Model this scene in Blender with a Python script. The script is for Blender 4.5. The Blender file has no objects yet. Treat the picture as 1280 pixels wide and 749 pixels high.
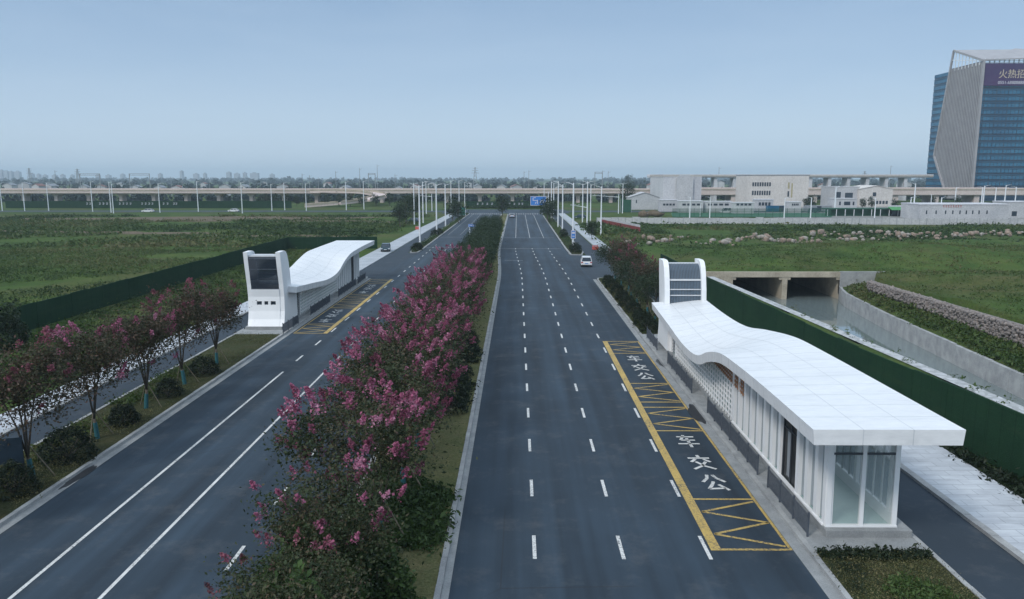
import bpy, math, random
import numpy as np
from mathutils import Vector, Matrix
R = math.radians
random.seed(7)
RNG = np.random.default_rng(11)
sc = bpy.context.scene
C = sc.collection
H = 14.8
PITCH, YAW = R(9.03), R(0.40)
FPX = 960.0
ORD = ("first second third fourth fifth sixth seventh eighth ninth tenth eleventh twelfth thirteenth fourteenth fifteenth "
       "sixteenth seventeenth eighteenth nineteenth twentieth twenty-first twenty-second twenty-third twenty-fourth twenty-fifth "
       "twenty-sixth twenty-seventh twenty-eighth twenty-ninth thirtieth thirty-first thirty-second thirty-third thirty-fourth "
       "thirty-fifth thirty-sixth thirty-seventh thirty-eighth thirty-ninth fortieth").split()

# ------------------------------------------------------------------ camera
cam = bpy.data.cameras.new('camera')
cam.lens = 27.0; cam.sensor_width = 36.0; cam.clip_start = 0.5; cam.clip_end = 20000
cam_o = bpy.data.objects.new('camera', cam); C.objects.link(cam_o)
cam_o.location = (0, 0, H); cam_o.rotation_euler = (R(90) - PITCH, 0, YAW)
sc.camera = cam_o
ROT = cam_o.rotation_euler.to_matrix()

def G(px, py, z=0.0):
    """where a sight line of the survey photograph meets the level z (metres)"""
    d = ROT @ Vector(((px - 640) / FPX, -(py - 374.5) / FPX, -1))
    t = (z - H) / d.z
    return Vector((d.x * t, d.y * t, z))
def XD(px, Y):
    d = ROT @ Vector(((px - 640) / FPX, 0.15, -1))
    return d.x / d.y * Y
def ZD(py, Y, px=646.7):
    d = ROT @ Vector(((px - 640) / FPX, -(py - 374.5) / FPX, -1))
    return H + d.z / d.y * Y

# ------------------------------------------------------------------ materials
MATS = {}
def nodes(name):
    m = bpy.data.materials.new(name); m.use_nodes = True
    nt = m.node_tree; b = nt.nodes['Principled BSDF']
    MATS[name] = m
    return m, nt, b
def mapping(nt, stretch=(1, 1, 1), coord='Object'):
    tc = nt.nodes.new('ShaderNodeTexCoord'); mp = nt.nodes.new('ShaderNodeMapping')
    mp.inputs['Scale'].default_value = stretch
    nt.links.new(tc.outputs[coord], mp.inputs['Vector'])
    return mp.outputs['Vector']
def noise(nt, vec, scale, detail=4, rough=.6, dist=0):
    n = nt.nodes.new('ShaderNodeTexNoise')
    n.inputs['Scale'].default_value = scale; n.inputs['Detail'].default_value = detail
    n.inputs['Roughness'].default_value = rough; n.inputs['Distortion'].default_value = dist
    nt.links.new(vec, n.inputs['Vector'])
    return n.outputs['Fac']
def ramp(nt, fac, stops):
    r = nt.nodes.new('ShaderNodeValToRGB')
    el = r.color_ramp.elements
    while len(el) < len(stops): el.new(.5)
    for e, (p, c) in zip(el, stops):
        e.position = p; e.color = (c[0], c[1], c[2], 1) if hasattr(c, '__len__') else (c, c, c, 1)
    nt.links.new(fac, r.inputs['Fac'])
    return r.outputs['Color']
def mixc(nt, fac, a, b, mode='MIX'):
    m = nt.nodes.new('ShaderNodeMix'); m.data_type = 'RGBA'; m.blend_type = mode
    for sock, v in ((m.inputs['Factor'], fac), (m.inputs['A'], a), (m.inputs['B'], b)) if False else ((m.inputs[0], fac), (m.inputs[6], a), (m.inputs[7], b)):
        if isinstance(v, (int, float)): sock.default_value = v
        elif isinstance(v, (tuple, list)): sock.default_value = (v[0], v[1], v[2], 1)
        else: nt.links.new(v, sock)
    return m.outputs[2]
def bump(nt, b, h, strength=.3, dist=.05):
    bn = nt.nodes.new('ShaderNodeBump'); bn.inputs['Strength'].default_value = strength; bn.inputs['Distance'].default_value = dist
    nt.links.new(h, bn.inputs['Height']); nt.links.new(bn.outputs['Normal'], b.inputs['Normal'])
def M(name, c1, c2=None, scale=3.0, rough=.7, metal=0.0, bmp=0.0, stretch=(1, 1, 1), lo=.35, hi=.65, detail=5, fine=None, spec=None):
    if name in MATS: return MATS[name]
    m, nt, b = nodes(name)
    b.inputs['Roughness'].default_value = rough; b.inputs['Metallic'].default_value = metal
    if spec is not None: b.inputs['Specular IOR Level'].default_value = spec
    c2 = c2 or tuple(x * .8 for x in c1)
    v = mapping(nt, stretch)
    f = noise(nt, v, scale, detail)
    col = ramp(nt, f, [(lo, c1), (hi, c2)])
    if fine:
        f2 = noise(nt, v, fine, 3)
        col = mixc(nt, .35, col, ramp(nt, f2, [(.3, .25), (.7, .75)]), 'OVERLAY')
    nt.links.new(col, b.inputs['Base Color'])
    if bmp: bump(nt, b, f, bmp)
    return m

def leaf_mat(name, stops, rough=.55, trans=.25):
    m, nt, b = nodes(name)
    at = nt.nodes.new('ShaderNodeAttribute'); at.attribute_name = 'tint'
    col = ramp(nt, at.outputs['Fac'], stops)
    nt.links.new(col, b.inputs['Base Color']); b.inputs['Roughness'].default_value = rough
    b.inputs['Specular IOR Level'].default_value = .25
    tr = nt.nodes.new('ShaderNodeBsdfTranslucent'); nt.links.new(col, tr.inputs['Color'])
    mx = nt.nodes.new('ShaderNodeMixShader'); mx.inputs[0].default_value = trans
    nt.links.new(b.outputs[0], mx.inputs[1]); nt.links.new(tr.outputs[0], mx.inputs[2])
    nt.links.new(mx.outputs[0], nt.nodes['Material Output'].inputs['Surface'])
    return m
def glass_mat(name, tint, clear, rough=.03):
    m, nt, b = nodes(name)
    b.inputs['Base Color'].default_value = (*tint, 1); b.inputs['Roughness'].default_value = rough
    b.inputs['Specular IOR Level'].default_value = .7
    tp = nt.nodes.new('ShaderNodeBsdfTransparent'); tp.inputs['Color'].default_value = (*[min(1, .72 + t) for t in tint], 1)
    mx = nt.nodes.new('ShaderNodeMixShader'); mx.inputs[0].default_value = clear
    nt.links.new(b.outputs[0], mx.inputs[1]); nt.links.new(tp.outputs[0], mx.inputs[2])
    nt.links.new(mx.outputs[0], nt.nodes['Material Output'].inputs['Surface'])
    return m

def asphalt(name, base, streak=True):
    m, nt, b = nodes(name)
    v = mapping(nt); vs = mapping(nt, (1, .035, 1))
    big = ramp(nt, noise(nt, v, .09, 5), [(.3, tuple(x * .80 for x in base)), (.7, tuple(x * 1.28 for x in base))])
    if streak:
        st = ramp(nt, noise(nt, vs, .75, 4, .55), [(.33, .30), (.68, .70)])
        big = mixc(nt, .85, big, st, 'OVERLAY')
    pt = noise(nt, mapping(nt, (1, .25, 1)), .22, 2, .3)
    big = mixc(nt, ramp(nt, pt, [(.60, 0), (.64, .35)]), big, tuple(x * .72 for x in base))
    dust = noise(nt, v, .5, 8, .75)
    big = mixc(nt, ramp(nt, dust, [(.52, 0), (.80, .42)]), big, (.13, .13, .13))
    sp = ramp(nt, noise(nt, v, 45, 2), [(.3, .36), (.7, .64)])
    big = mixc(nt, .5, big, sp, 'OVERLAY')
    # crack seams
    vo = nt.nodes.new('ShaderNodeTexVoronoi'); vo.feature = 'DISTANCE_TO_EDGE'; vo.inputs['Scale'].default_value = .11
    nt.links.new(mapping(nt, (1, .6, 1)), vo.inputs['Vector'])
    cr = ramp(nt, vo.outputs['Distance'], [(.0, 1), (.004, 0)])
    big = mixc(nt, mixc(nt, 1.0, cr, ramp(nt, noise(nt, v, .06, 2), [(.5, 0), (.56, .5)]), 'MULTIPLY'), big, (.02, .02, .022))
    nt.links.new(big, b.inputs['Base Color'])
    b.inputs['Roughness'].default_value = .82; b.inputs['Specular IOR Level'].default_value = .35
    bump(nt, b, noise(nt, v, 60, 2), .25, .01)
    return m
asphalt('asphalt', (.023, .038, .055)); asphalt('asphalt_path', (.024, .036, .050), False)

def paint(name, col, wear=.55):
    wear -= .03
    m, nt, b = nodes(name)
    v = mapping(nt)
    f = mixc(nt, 1.0, ramp(nt, noise(nt, v, 9, 6, .75), [(wear, 0), (wear + .12, 1)]), ramp(nt, noise(nt, v, .5, 3), [(.35, 0), (.62, 1)]), 'MULTIPLY')
    c = mixc(nt, f, mixc(nt, ramp(nt, noise(nt, v, 1.3, 4), [(.3, 0), (.75, .5)]), col, tuple(x * .6 for x in col)), (.06, .065, .07))
    nt.links.new(c, b.inputs['Base Color']); b.inputs['Roughness'].default_value = .7
    return m
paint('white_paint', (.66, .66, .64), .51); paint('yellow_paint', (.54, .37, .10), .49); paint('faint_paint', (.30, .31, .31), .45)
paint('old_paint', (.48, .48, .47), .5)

def ground_mat(name, stops, s1, s2, mix2, stops2, bmp=.6, s3=14):
    m, nt, b = nodes(name)
    v = mapping(nt)
    a = ramp(nt, noise(nt, v, s1, 8, .68, .6), stops)
    c = ramp(nt, noise(nt, v, s2, 6, .7, .8), stops2)
    col = mixc(nt, ramp(nt, noise(nt, v, s1 * .31, 6, .7, .5), mix2), a, c)
    col = mixc(nt, .7, col, ramp(nt, noise(nt, v, s3, 4, .7), [(.28, .22), (.72, .78)]), 'OVERLAY')
    nt.links.new(col, b.inputs['Base Color']); b.inputs['Roughness'].default_value = .95; b.inputs['Specular IOR Level'].default_value = .1
    bump(nt, b, noise(nt, v, s3 * .3, 5, .7), bmp, .4)
    return m
ground_mat('grassland', [(.30, (.024, .048, .010)), (.5, (.046, .084, .017)), (.7, (.085, .112, .028))], .10, .35,
           [(.48, 0), (.66, .9)], [(.3, (.045, .058, .016)), (.7, (.115, .095, .045))], s3=3.5)
ground_mat('bed_soil', [(.3, (.050, .045, .024)), (.7, (.030, .046, .016))], .5, 1.6, [(.4, 0), (.62, 1)],
           [(.3, (.075, .065, .035)), (.7, (.035, .05, .018))], s3=9)
ground_mat('dry_turf', [(.3, (.15, .14, .065)), (.7, (.08, .10, .038))], .7, 2, [(.4, 0), (.65, 1)],
           [(.3, (.18, .155, .08)), (.7, (.085, .10, .042))], s3=8)
ground_mat('bare_soil', [(.3, (.16, .115, .08)), (.7, (.10, .085, .06))], .2, .5, [(.4, 0), (.6, .7)],
           [(.3, (.05, .06, .03)), (.7, (.20, .15, .11))], s3=2)
M('concrete', (.30, .31, .31), (.22, .23, .235), 1.2, .85, fine=25, bmp=.1)
M('concrete_kerb', (.36, .365, .36), (.24, .245, .25), .9, .85, fine=18, bmp=.1)
M('concrete_dirty', (.24, .235, .22), (.15, .15, .145), .8, .9, fine=12, bmp=.15)
M('concrete_warm', (.42, .37, .29), (.30, .26, .20), .5, .85, fine=6)
M('viaduct_concrete', (.62, .52, .48), (.54, .45, .42), .08, .85, fine=1.5)
M('white_cladding', (.84, .845, .85), (.78, .79, .80), .35, .42, fine=None)
M('white_roof', (.74, .745, .75), (.64, .65, .66), .55, .38, detail=9, stretch=(.35, 1.6, 1), fine=5, lo=.42, hi=.8)
M('seam_grey', (.55, .57, .59), (.48, .5, .52), 2, .6)
M('white_metal', (.70, .71, .72), (.62, .63, .64), 2, .45)
M('lamp_white', (.76, .78, .80), (.68, .71, .74), .5, .4)
M('dark_metal', (.055, .065, .08), (.04, .048, .06), 4, .45)
M('grey_rail', (.11, .13, .16), (.075, .09, .115), 4, .45, metal=.3)
M('mid_grey', (.30, .32, .34), (.24, .26, .28), 1, .6)
M('wood_soffit', (.44, .22, .12), (.30, .15, .08), 3, .6, stretch=(6, 1, 1))
M('teal_floor', (.34, .50, .47), (.28, .44, .42), 1, .3)
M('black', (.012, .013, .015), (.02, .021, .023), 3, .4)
M('rubber', (.018, .018, .019), (.025, .025, .026), 6, .8)
M('teal_wrap', (.02, .13, .15), (.015, .09, .11), 8, .7)
M('bark', (.115, .095, .075), (.07, .06, .05), 9, .9, bmp=.3)
M('stake_wood', (.20, .17, .12), (.13, .11, .08), 9, .9)
M('blue_sign', (.03, .20, .60), (.025, .17, .52), 1, .4)
M('green_sign', (.015, .16, .12), (.012, .12, .09), 1, .4)
M('navy_panel', (.012, .03, .05), (.01, .022, .038), 2, .45)
M('red_plastic', (.45, .06, .035), (.36, .04, .025), 2, .5)
M('red_cloth', (.22, .035, .03), (.16, .03, .03), 2, .8)
M('stone_pink', (.33, .245, .19), (.19, .15, .125), 1.6, .9, bmp=.4)
M('stone_grey', (.38, .34, .30), (.23, .21, .19), 1.6, .9, bmp=.4)
M('gabion_stone', (.27, .23, .21), (.15, .135, .13), 2.2, .9, bmp=.4, fine=9)
M('gabion_core', (.06, .055, .05), (.04, .038, .035), 3, .95)
M('white_wall', (.50, .50, .505), (.40, .405, .42), .15, .8, fine=2)
M('hall_wall', (.58, .58, .60), (.49, .495, .52), .1, .8, fine=1.2)
M('office_wall', (.62, .58, .54), (.52, .49, .46), .1, .8, fine=1.2)
M('roof_grey', (.25, .27, .3), (.18, .2, .22), .3, .7)
M('roof_red', (.24, .12, .10), (.17, .09, .08), .5, .8)
M('window_dark', (.025, .035, .05), (.035, .05, .07), .5, .15)
M('window_yellow', (.42, .36, .2), (.3, .26, .15), .5, .3)
M('green_net', (.02, .10, .06), (.015, .07, .045), .8, .85)
M('court_green', (.035, .15, .075), (.03, .12, .06), .3, .9)
M('green_tarp', (.06, .26, .08), (.045, .20, .06), .5, .7)
M('tower_blue', (.012, .085, .17), (.022, .15, .26), .09, .12, stretch=(1, 1, .3), detail=3)
M('tower_band', (.010, .035, .075), (.014, .045, .09), .1, .35)
M('tower_grey', (.36, .35, .36), (.30, .29, .30), .2, .6)
M('tower_dark', (.075, .075, .085), (.06, .06, .07), .2, .6)
M('banner_purple', (.050, .012, .085), (.034, .016, .085), .12, .6)
M('banner_gold', (.55, .47, .34), (.5, .42, .3), 1, .6)
M('banner_white', (.62, .60, .68), (.55, .54, .6), 1, .6)
M('car_white', (.72, .73, .74), (.68, .69, .70), 2, .22)
M('car_teal', (.022, .055, .075), (.018, .045, .06), 2, .2)
M('car_silver', (.45, .47, .5), (.4, .42, .45), 2, .25)
M('tail_red', (.4, .02, .02), (.35, .015, .015), 2, .3)
M('head_lens', (.7, .72, .75), (.65, .67, .7), 2, .15)
M('tile_path', (.36, .39, .425), (.27, .295, .33), .5, .75, fine=7)
M('pale_path', (.40, .425, .45), (.30, .325, .35), .35, .85, fine=5)
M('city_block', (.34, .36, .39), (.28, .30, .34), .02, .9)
M('wet_dark', (.018, .02, .024), (.026, .028, .032), 2, .35)
glass_mat('clear_glass', (.12, .20, .20), .84)
glass_mat('pale_glazing', (.27, .33, .37), .42, .10); glass_mat('end_glass', (.55, .66, .65), .66, .05)
glass_mat('tower_glass', (.022, .03, .045), .28, .08)
glass_mat('barrel_glass', (.20, .28, .37), .34, .12)

def hedge_hoarding():
    m, nt, b = nodes('turf_hoarding')
    v = mapping(nt)
    c = ramp(nt, noise(nt, v, .4, 5, .7), [(.3, (.010, .034, .018)), (.7, (.015, .046, .023))])
    c = mixc(nt, .8, c, ramp(nt, noise(nt, v, 30, 3), [(.3, .25), (.7, .75)]), 'OVERLAY')
    vs = mapping(nt, (1, .5, 0))
    w = nt.nodes.new('ShaderNodeTexWave'); w.wave_type = 'BANDS'; w.bands_direction = 'Y'
    w.inputs['Scale'].default_value = .33; w.inputs['Distortion'].default_value = .0
    nt.links.new(mapping(nt), w.inputs['Vector'])
    c = mixc(nt, ramp(nt, w.outputs['Fac'], [(.0, .45), (.02, 0)]), c, (.005, .017, .009))
    c = mixc(nt, ramp(nt, noise(nt, mapping(nt, (.25, .25, 2)), .9, 5, .7), [(.5, 0), (.75, .55)]), c, (.026, .052, .026))
    nt.links.new(c, b.inputs['Base Color']); b.inputs['Roughness'].default_value = .95; b.inputs['Specular IOR Level'].default_value = .1
    bump(nt, b, noise(nt, v, 25, 3), .6, .05)
hedge_hoarding()
def water_mat():
    m, nt, b = nodes('canal_water')
    b.inputs['Base Color'].default_value = (.15, .185, .185, 1); b.inputs['Roughness'].default_value = .05
    b.inputs['Specular IOR Level'].default_value = 1.0; b.inputs['IOR'].default_value = 1.9
    v = mapping(nt, (1, .6, 1))
    bump(nt, b, noise(nt, v, 1.1, 4, .6), .06, .05)
water_mat()
def bank_mat():
    m, nt, b = nodes('stone_bank')
    v = mapping(nt)
    vo = nt.nodes.new('ShaderNodeTexVoronoi'); vo.inputs['Scale'].default_value = 2.6
    nt.links.new(v, vo.inputs['Vector'])
    c = ramp(nt, vo.outputs['Color'], [(.2, (.30, .31, .31)), (.8, (.46, .47, .48))])
    c = mixc(nt, ramp(nt, noise(nt, v, .8, 6, .75), [(.56, 0), (.68, .7)]), c, (.06, .075, .04))
    nt.links.new(c, b.inputs['Base Color']); b.inputs['Roughness'].default_value = .9
    bump(nt, b, vo.outputs['Distance'], .6, .1)
bank_mat()
leaf_mat('myrtle_leaf', [(0, (.020, .033, .014)), (.45, (.042, .060, .023)), (.8, (.085, .070, .038)), (1, (.13, .085, .064))])
leaf_mat('myrtle_bloom', [(0, (.13, .04, .06)), (.35, (.29, .085, .145)), (.7, (.43, .13, .23)), (1, (.56, .28, .38))], .6, .35)
leaf_mat('dull_bloom', [(0, (.12, .05, .055)), (.5, (.24, .075, .105)), (1, (.34, .12, .17))], .6, .35)
leaf_mat('bronze_leaf', [(0, (.022, .030, .014)), (.45, (.055, .052, .026)), (.8, (.11, .070, .048)), (1, (.17, .088, .074))])
leaf_mat('tree_leaf', [(0, (.012, .026, .013)), (.5, (.024, .046, .02)), (1, (.045, .066, .026))])
leaf_mat('shrub_leaf', [(0, (.008, .016, .009)), (.5, (.015, .028, .013)), (1, (.028, .042, .018))])
leaf_mat('bright_leaf', [(0, (.020, .042, .012)), (.5, (.042, .080, .020)), (1, (.074, .120, .034))])
leaf_mat('weed_leaf', [(0, (.022, .046, .010)), (.4, (.044, .082, .016)), (.75, (.074, .108, .026)), (1, (.115, .112, .042))])
leaf_mat('grass_leaf', [(0, (.04, .06, .02)), (.5, (.10, .11, .042)), (1, (.20, .175, .085))])
leaf_mat('far_leaf', [(0, (.016, .032, .034)), (.5, (.026, .050, .048)), (1, (.042, .066, .056))])  # blue cast of distance haze mixed into the leaf colours

# ------------------------------------------------------------------ mesh helpers
class MB:
    def __init__(s): s.v = []; s.f = []
    def add(s, vs, fs):
        n = len(s.v); s.v.extend([tuple(p) for p in vs]); s.f.extend([tuple(i + n for i in f) for f in fs]); return s
    def box(s, x0, x1, y0, y1, z0, z1):
        return s.add([(x0, y0, z0), (x1, y0, z0), (x1, y1, z0), (x0, y1, z0), (x0, y0, z1), (x1, y0, z1), (x1, y1, z1), (x0, y1, z1)],
                     [(3, 2, 1, 0), (4, 5, 6, 7), (0, 1, 5, 4), (1, 2, 6, 5), (2, 3, 7, 6), (3, 0, 4, 7)])
    def hexa(s, b, t):
        return s.add(list(b) + list(t), [(3, 2, 1, 0), (4, 5, 6, 7), (0, 1, 5, 4), (1, 2, 6, 5), (2, 3, 7, 6), (3, 0, 4, 7)])
    def quad(s, a, b, c, d): return s.add([a, b, c, d], [(0, 1, 2, 3)])
    def bar(s, a, b, w, d=None, up=(0, 0, 1)):
        a, b = Vector(a), Vector(b); t = (b - a).normalized(); d = d or w
        u = Vector(up)
        if abs(t.dot(u)) > .95: u = Vector((1, 0, 0))
        x = t.cross(u).normalized() * w / 2; y = x.cross(t).normalized() * d / 2
        return s.hexa([a - x - y, a + x - y, a + x + y, a - x + y], [b - x - y, b + x - y, b + x + y, b - x + y])
    def tube(s, pts, rads, n=8):
        rings = []; pts = [Vector(p) for p in pts]; base = len(s.v)
        for i, p in enumerate(pts):
            t = (pts[min(i + 1, len(pts) - 1)] - pts[max(i - 1, 0)]).normalized()
            u = t.cross(Vector((0, 0, 1)) if abs(t.z) < .9 else Vector((1, 0, 0))).normalized(); w = t.cross(u)
            r = rads[i] if hasattr(rads, '__len__') else rads
            for k in range(n):
                a = 2 * math.pi * k / n
                s.v.append(tuple(p + (u * math.cos(a) + w * math.sin(a)) * r))
        for i in range(len(pts) - 1):
            for k in range(n):
                s.f.append((base + i * n + k, base + i * n + (k + 1) % n, base + (i + 1) * n + (k + 1) % n, base + (i + 1) * n + k))
        s.f.append(tuple(base + k for k in reversed(range(n)))); e = base + (len(pts) - 1) * n
        s.f.append(tuple(e + k for k in range(n)))
        return s
    def prism(s, poly, axis, a0, a1):
        """poly of 2-D points; extruded along axis 0 (poly = y,z) / 1 (x,z) / 2 (x,y)"""
        def P(p, a):
            return {0: (a, p[0], p[1]), 1: (p[0], a, p[1]), 2: (p[0], p[1], a)}[axis]
        n = len(poly)
        return s.add([P(p, a0) for p in poly] + [P(p, a1) for p in poly],
                     [tuple(reversed(range(n))), tuple(range(n, 2 * n))] + [(i, (i + 1) % n, n + (i + 1) % n, n + i) for i in range(n)])
    def build(s, name, mat, parent=None, smooth=False, bevel=0, loc=None):
        me = bpy.data.meshes.new(name); me.from_pydata(s.v, [], s.f)
        import bmesh
        bm = bmesh.new(); bm.from_mesh(me); bmesh.ops.recalc_face_normals(bm, faces=bm.faces)
        if bevel: bmesh.ops.bevel(bm, geom=list(bm.edges), offset=bevel, segments=2, affect='EDGES', profile=.6)
        bm.to_mesh(me); bm.free()
        me.materials.append(MATS[mat] if isinstance(mat, str) else mat)
        if smooth: me.polygons.foreach_set('use_smooth', [True] * len(me.polygons))
        o = bpy.data.objects.new(name, me); C.objects.link(o)
        if parent: o.parent = parent
        if loc: o.location = loc
        return o
def np_mesh(name, V, F, mat, parent=None, tint=None):
    me = bpy.data.meshes.new(name)
    nv, nf, k = len(V), len(F), F.shape[1]
    me.vertices.add(nv); me.vertices.foreach_set('co', V.astype(np.float32).ravel())
    me.loops.add(nf * k); me.loops.foreach_set('vertex_index', F.astype(np.int32).ravel())
    me.polygons.add(nf); me.polygons.foreach_set('loop_start', np.arange(0, nf * k, k, dtype=np.int32))
    me.update(calc_edges=True)
    if tint is not None:
        a = me.attributes.new('tint', 'FLOAT', 'POINT'); a.data.foreach_set('value', tint.astype(np.float32))
    me.materials.append(MATS[mat])
    o = bpy.data.objects.new(name, me); C.objects.link(o)
    if parent: o.parent = parent
    return o
def leafcloud(cen, size, aspect=.5, up=.3, rng=RNG, tint=None, jit=.35):
    """one bent quad per centre"""
    n = len(cen)
    nrm = rng.normal(size=(n, 3)); nrm[:, 2] = np.abs(nrm[:, 2]) + up; nrm /= np.linalg.norm(nrm, axis=1)[:, None]
    a = np.cross(nrm, rng.normal(size=(n, 3))); a /= np.linalg.norm(a, axis=1)[:, None] + 1e-9
    b = np.cross(nrm, a)
    s = (np.asarray(size) * (1 + jit * rng.normal(size=n)).clip(.35, 2))[:, None] if np.ndim(size) == 0 else (size * (1 + jit * rng.normal(size=n)).clip(.35, 2))[:, None]
    V = np.stack([cen - a * s * .5, cen + b * s * aspect * .5 + nrm * s * .08, cen + a * s * .5, cen - b * s * aspect * .5 + nrm * s * .08], 1).reshape(-1, 3)
    F = np.arange(4 * n).reshape(n, 4)
    t = rng.random(n) if tint is None else tint
    return V, F, np.repeat(t, 4)
def tag(o, label=None, cat=None, group=None, kind=None):
    if label: o['label'] = label
    if cat: o['category'] = cat
    if group: o['group'] = group
    if kind: o['kind'] = kind
    return o
def thing(name, label, cat, loc=(0, 0, 0), rz=0, group=None):
    o = bpy.data.objects.new(name, None); C.objects.link(o); o.empty_display_size = .2
    o.location = loc; o.rotation_euler = (0, 0, rz)
    return tag(o, label, cat, group)
KIDS = {}
def copy_tree(o, loc=None, rz=None, scale=None, label=None, group=None, _p=None):
    c = o.copy(); C.objects.link(c)
    if _p: c.parent = _p
    for ch in [k for k in bpy.data.objects if k.parent is o] if o not in KIDS else KIDS[o]:
        copy_tree(ch, _p=c)
    if loc is not None: c.location = loc
    if rz is not None: c.rotation_euler = (0, 0, rz)
    if scale is not None: c.scale = scale if hasattr(scale, '__len__') else (scale,) * 3
    if label: c['label'] = label
    if group: c['group'] = group
    return c
def freeze(o):
    KIDS[o] = [k for k in bpy.data.objects if k.parent is o]
    for k in KIDS[o]: freeze(k)
def interp(x, pts):
    if x <= pts[0][0]: return pts[0][1]
    for (a, p), (b, q) in zip(pts, pts[1:]):
        if x <= b:
            t = (x - a) / (b - a); return p + (q - p) * t
    return pts[-1][1]
def smooth(x, pts):
    """monotone-ish smooth interpolation (Catmull-Rom)"""
    xs = [p[0] for p in pts]; ys = [p[1] for p in pts]
    if x <= xs[0]: return ys[0]
    if x >= xs[-1]: return ys[-1]
    i = max(k for k in range(len(xs)) if xs[k] <= x); i = min(i, len(xs) - 2)
    def m(k):
        if k == 0: return (ys[1] - ys[0]) / (xs[1] - xs[0])
        if k == len(xs) - 1: return (ys[-1] - ys[-2]) / (xs[-1] - xs[-2])
        return (ys[k + 1] - ys[k - 1]) / (xs[k + 1] - xs[k - 1])
    h = xs[i + 1] - xs[i]; t = (x - xs[i]) / h
    return (2*t**3 - 3*t*t + 1) * ys[i] + (t**3 - 2*t*t + t) * h * m(i) + (-2*t**3 + 3*t*t) * ys[i+1] + (t**3 - t*t) * h * m(i+1)
def sstep(a, b, x):
    t = min(1, max(0, (x - a) / (b - a))); return t * t * (3 - 2 * t)
def struct(o): o['kind'] = 'structure'; return o
def YD(d): return (d - 2.32) / .9876     # optical depth -> distance along the road

# ------------------------------------------------------------------ terrain
def Lbank(y): return interp(y, [(0, 37), (50, 34.6), (117, 31.2), (130, 31)])
def Rwall(y): return interp(y, [(0, 41), (30, 41.5), (64, 43.4), (79, 44.7), (96, 46.2), (113, 48.4), (119, 50.2)])
def Gab(y): return interp(y, [(0, 48.4), (75, 49.0), (107, 49.2), (119, 56.2)])
def Zgb(y): return interp(y, [(0, -1.7), (40, -1.7), (73, -1.4), (90, -1.0), (108, -.7), (119, -1.2)])
PORTAL = 119.2
def tz(x, y):
    if x < 26:
        return -.06
    hill = .35 + 3.6 * math.exp(-((x - 92) / 34) ** 2 - ((y - 105) / 34) ** 2) + 1.9 * math.exp(-((x - 62) / 22) ** 2 - ((y - 140) / 16) ** 2)
    hill += .22 * math.sin(x * .21 + y * .13) + .18 * math.sin(x * .11 - y * .27) + .1 * math.sin(x * .5 + 1.3 * y * .41)
    fade = sstep(26, 34, x) * (1 - sstep(170, 200, y)) * (1 - sstep(160, 220, x))
    if y < PORTAL:
        hill = min(hill, .3 + (PORTAL - y) * .1)
        if x < Lbank(y) - 2: return -.06
        if x < Gab(y) + .45: return -4.8
        return hill * fade + (1 - fade) * -.06
    hill = min(hill, .16 + (y - PORTAL) * .14)
    return max(.1, hill) * fade + (1 - fade) * -.06
xs = sorted(set([-9000, -5000, -2500, -1200, -600, -300, -150, -80, -50, -34] + [-34 + i * 10 for i in range(1, 6)] +
                [26 + .8 * i for i in range(48)] + [65 + 2.5 * i for i in range(44)] + [180, 210, 260, 400, 800, 1600, 3000, 5000, 9000]))
ys = sorted(set([-50, -20, 0] + [10 + 2 * i for i in range(54)] + [118.4, 118.8, 119.15, 119.6, 120.2, 121] + [123 + 2.5 * i for i in range(32)] + [210, 230, 260, 300, 400, 600, 1000, 2000, 4000, 9000]))
nx, ny = len(xs), len(ys)
gv = [(x, y, tz(x, y)) for y in ys for x in xs]
gf = []
for j in range(ny - 1):
    for i in range(nx - 1):
        q = (j * nx + i, j * nx + i + 1, (j + 1) * nx + i + 1, (j + 1) * nx + i)
        if ys[j] < PORTAL < ys[j + 1] and max(gv[k][2] for k in q) - min(gv[k][2] for k in q) > 1.2: continue
        gf.append(q)
gm = MB(); gm.v = gv; gm.f = gf
struct(gm.build('ground', 'grassland', smooth=True))

def sheet(name, mat, pts, z, kind='structure'):
    """pts: list of (left xyY, right) pairs -> strip"""
    m = MB(); n = len(pts)
    m.v = [(l[0], l[1], z) for l, r in pts] + [(r[0], r[1], z) for l, r in pts]
    m.f = [(i, n + i, n + i + 1, i + 1) for i in range(n - 1)]
    o = m.build(name, mat); o['kind'] = kind; return o
def strip(name, mat, fl, fr, y0, y1, z, step=4.0):
    n = max(1, int((y1 - y0) / step)); yy = [y0 + (y1 - y0) * i / n for i in range(n + 1)]
    return sheet(name, mat, [((fl(y), y), (fr(y), y)) for y in yy], z)
def blob(name, mat, cx, cy, rx, ry, z, seed, n=60, rough=.35):
    r = random.Random(seed); ph = [r.uniform(0, 6.28) for _ in range(6)]
    m = MB(); m.v = [(cx, cy, z)]
    for k in range(n):
        a = 2 * math.pi * k / n
        q = 1 + rough * sum(math.sin((i + 2) * a + ph[i]) / (i + 1.6) for i in range(6)) * .6
        m.v.append((cx + rx * q * math.cos(a), cy + ry * q * math.sin(a), z))
    m.f = [(0, 1 + k, 1 + (k + 1) % n) for k in range(n)]
    return struct(m.build(name, mat))

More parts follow.
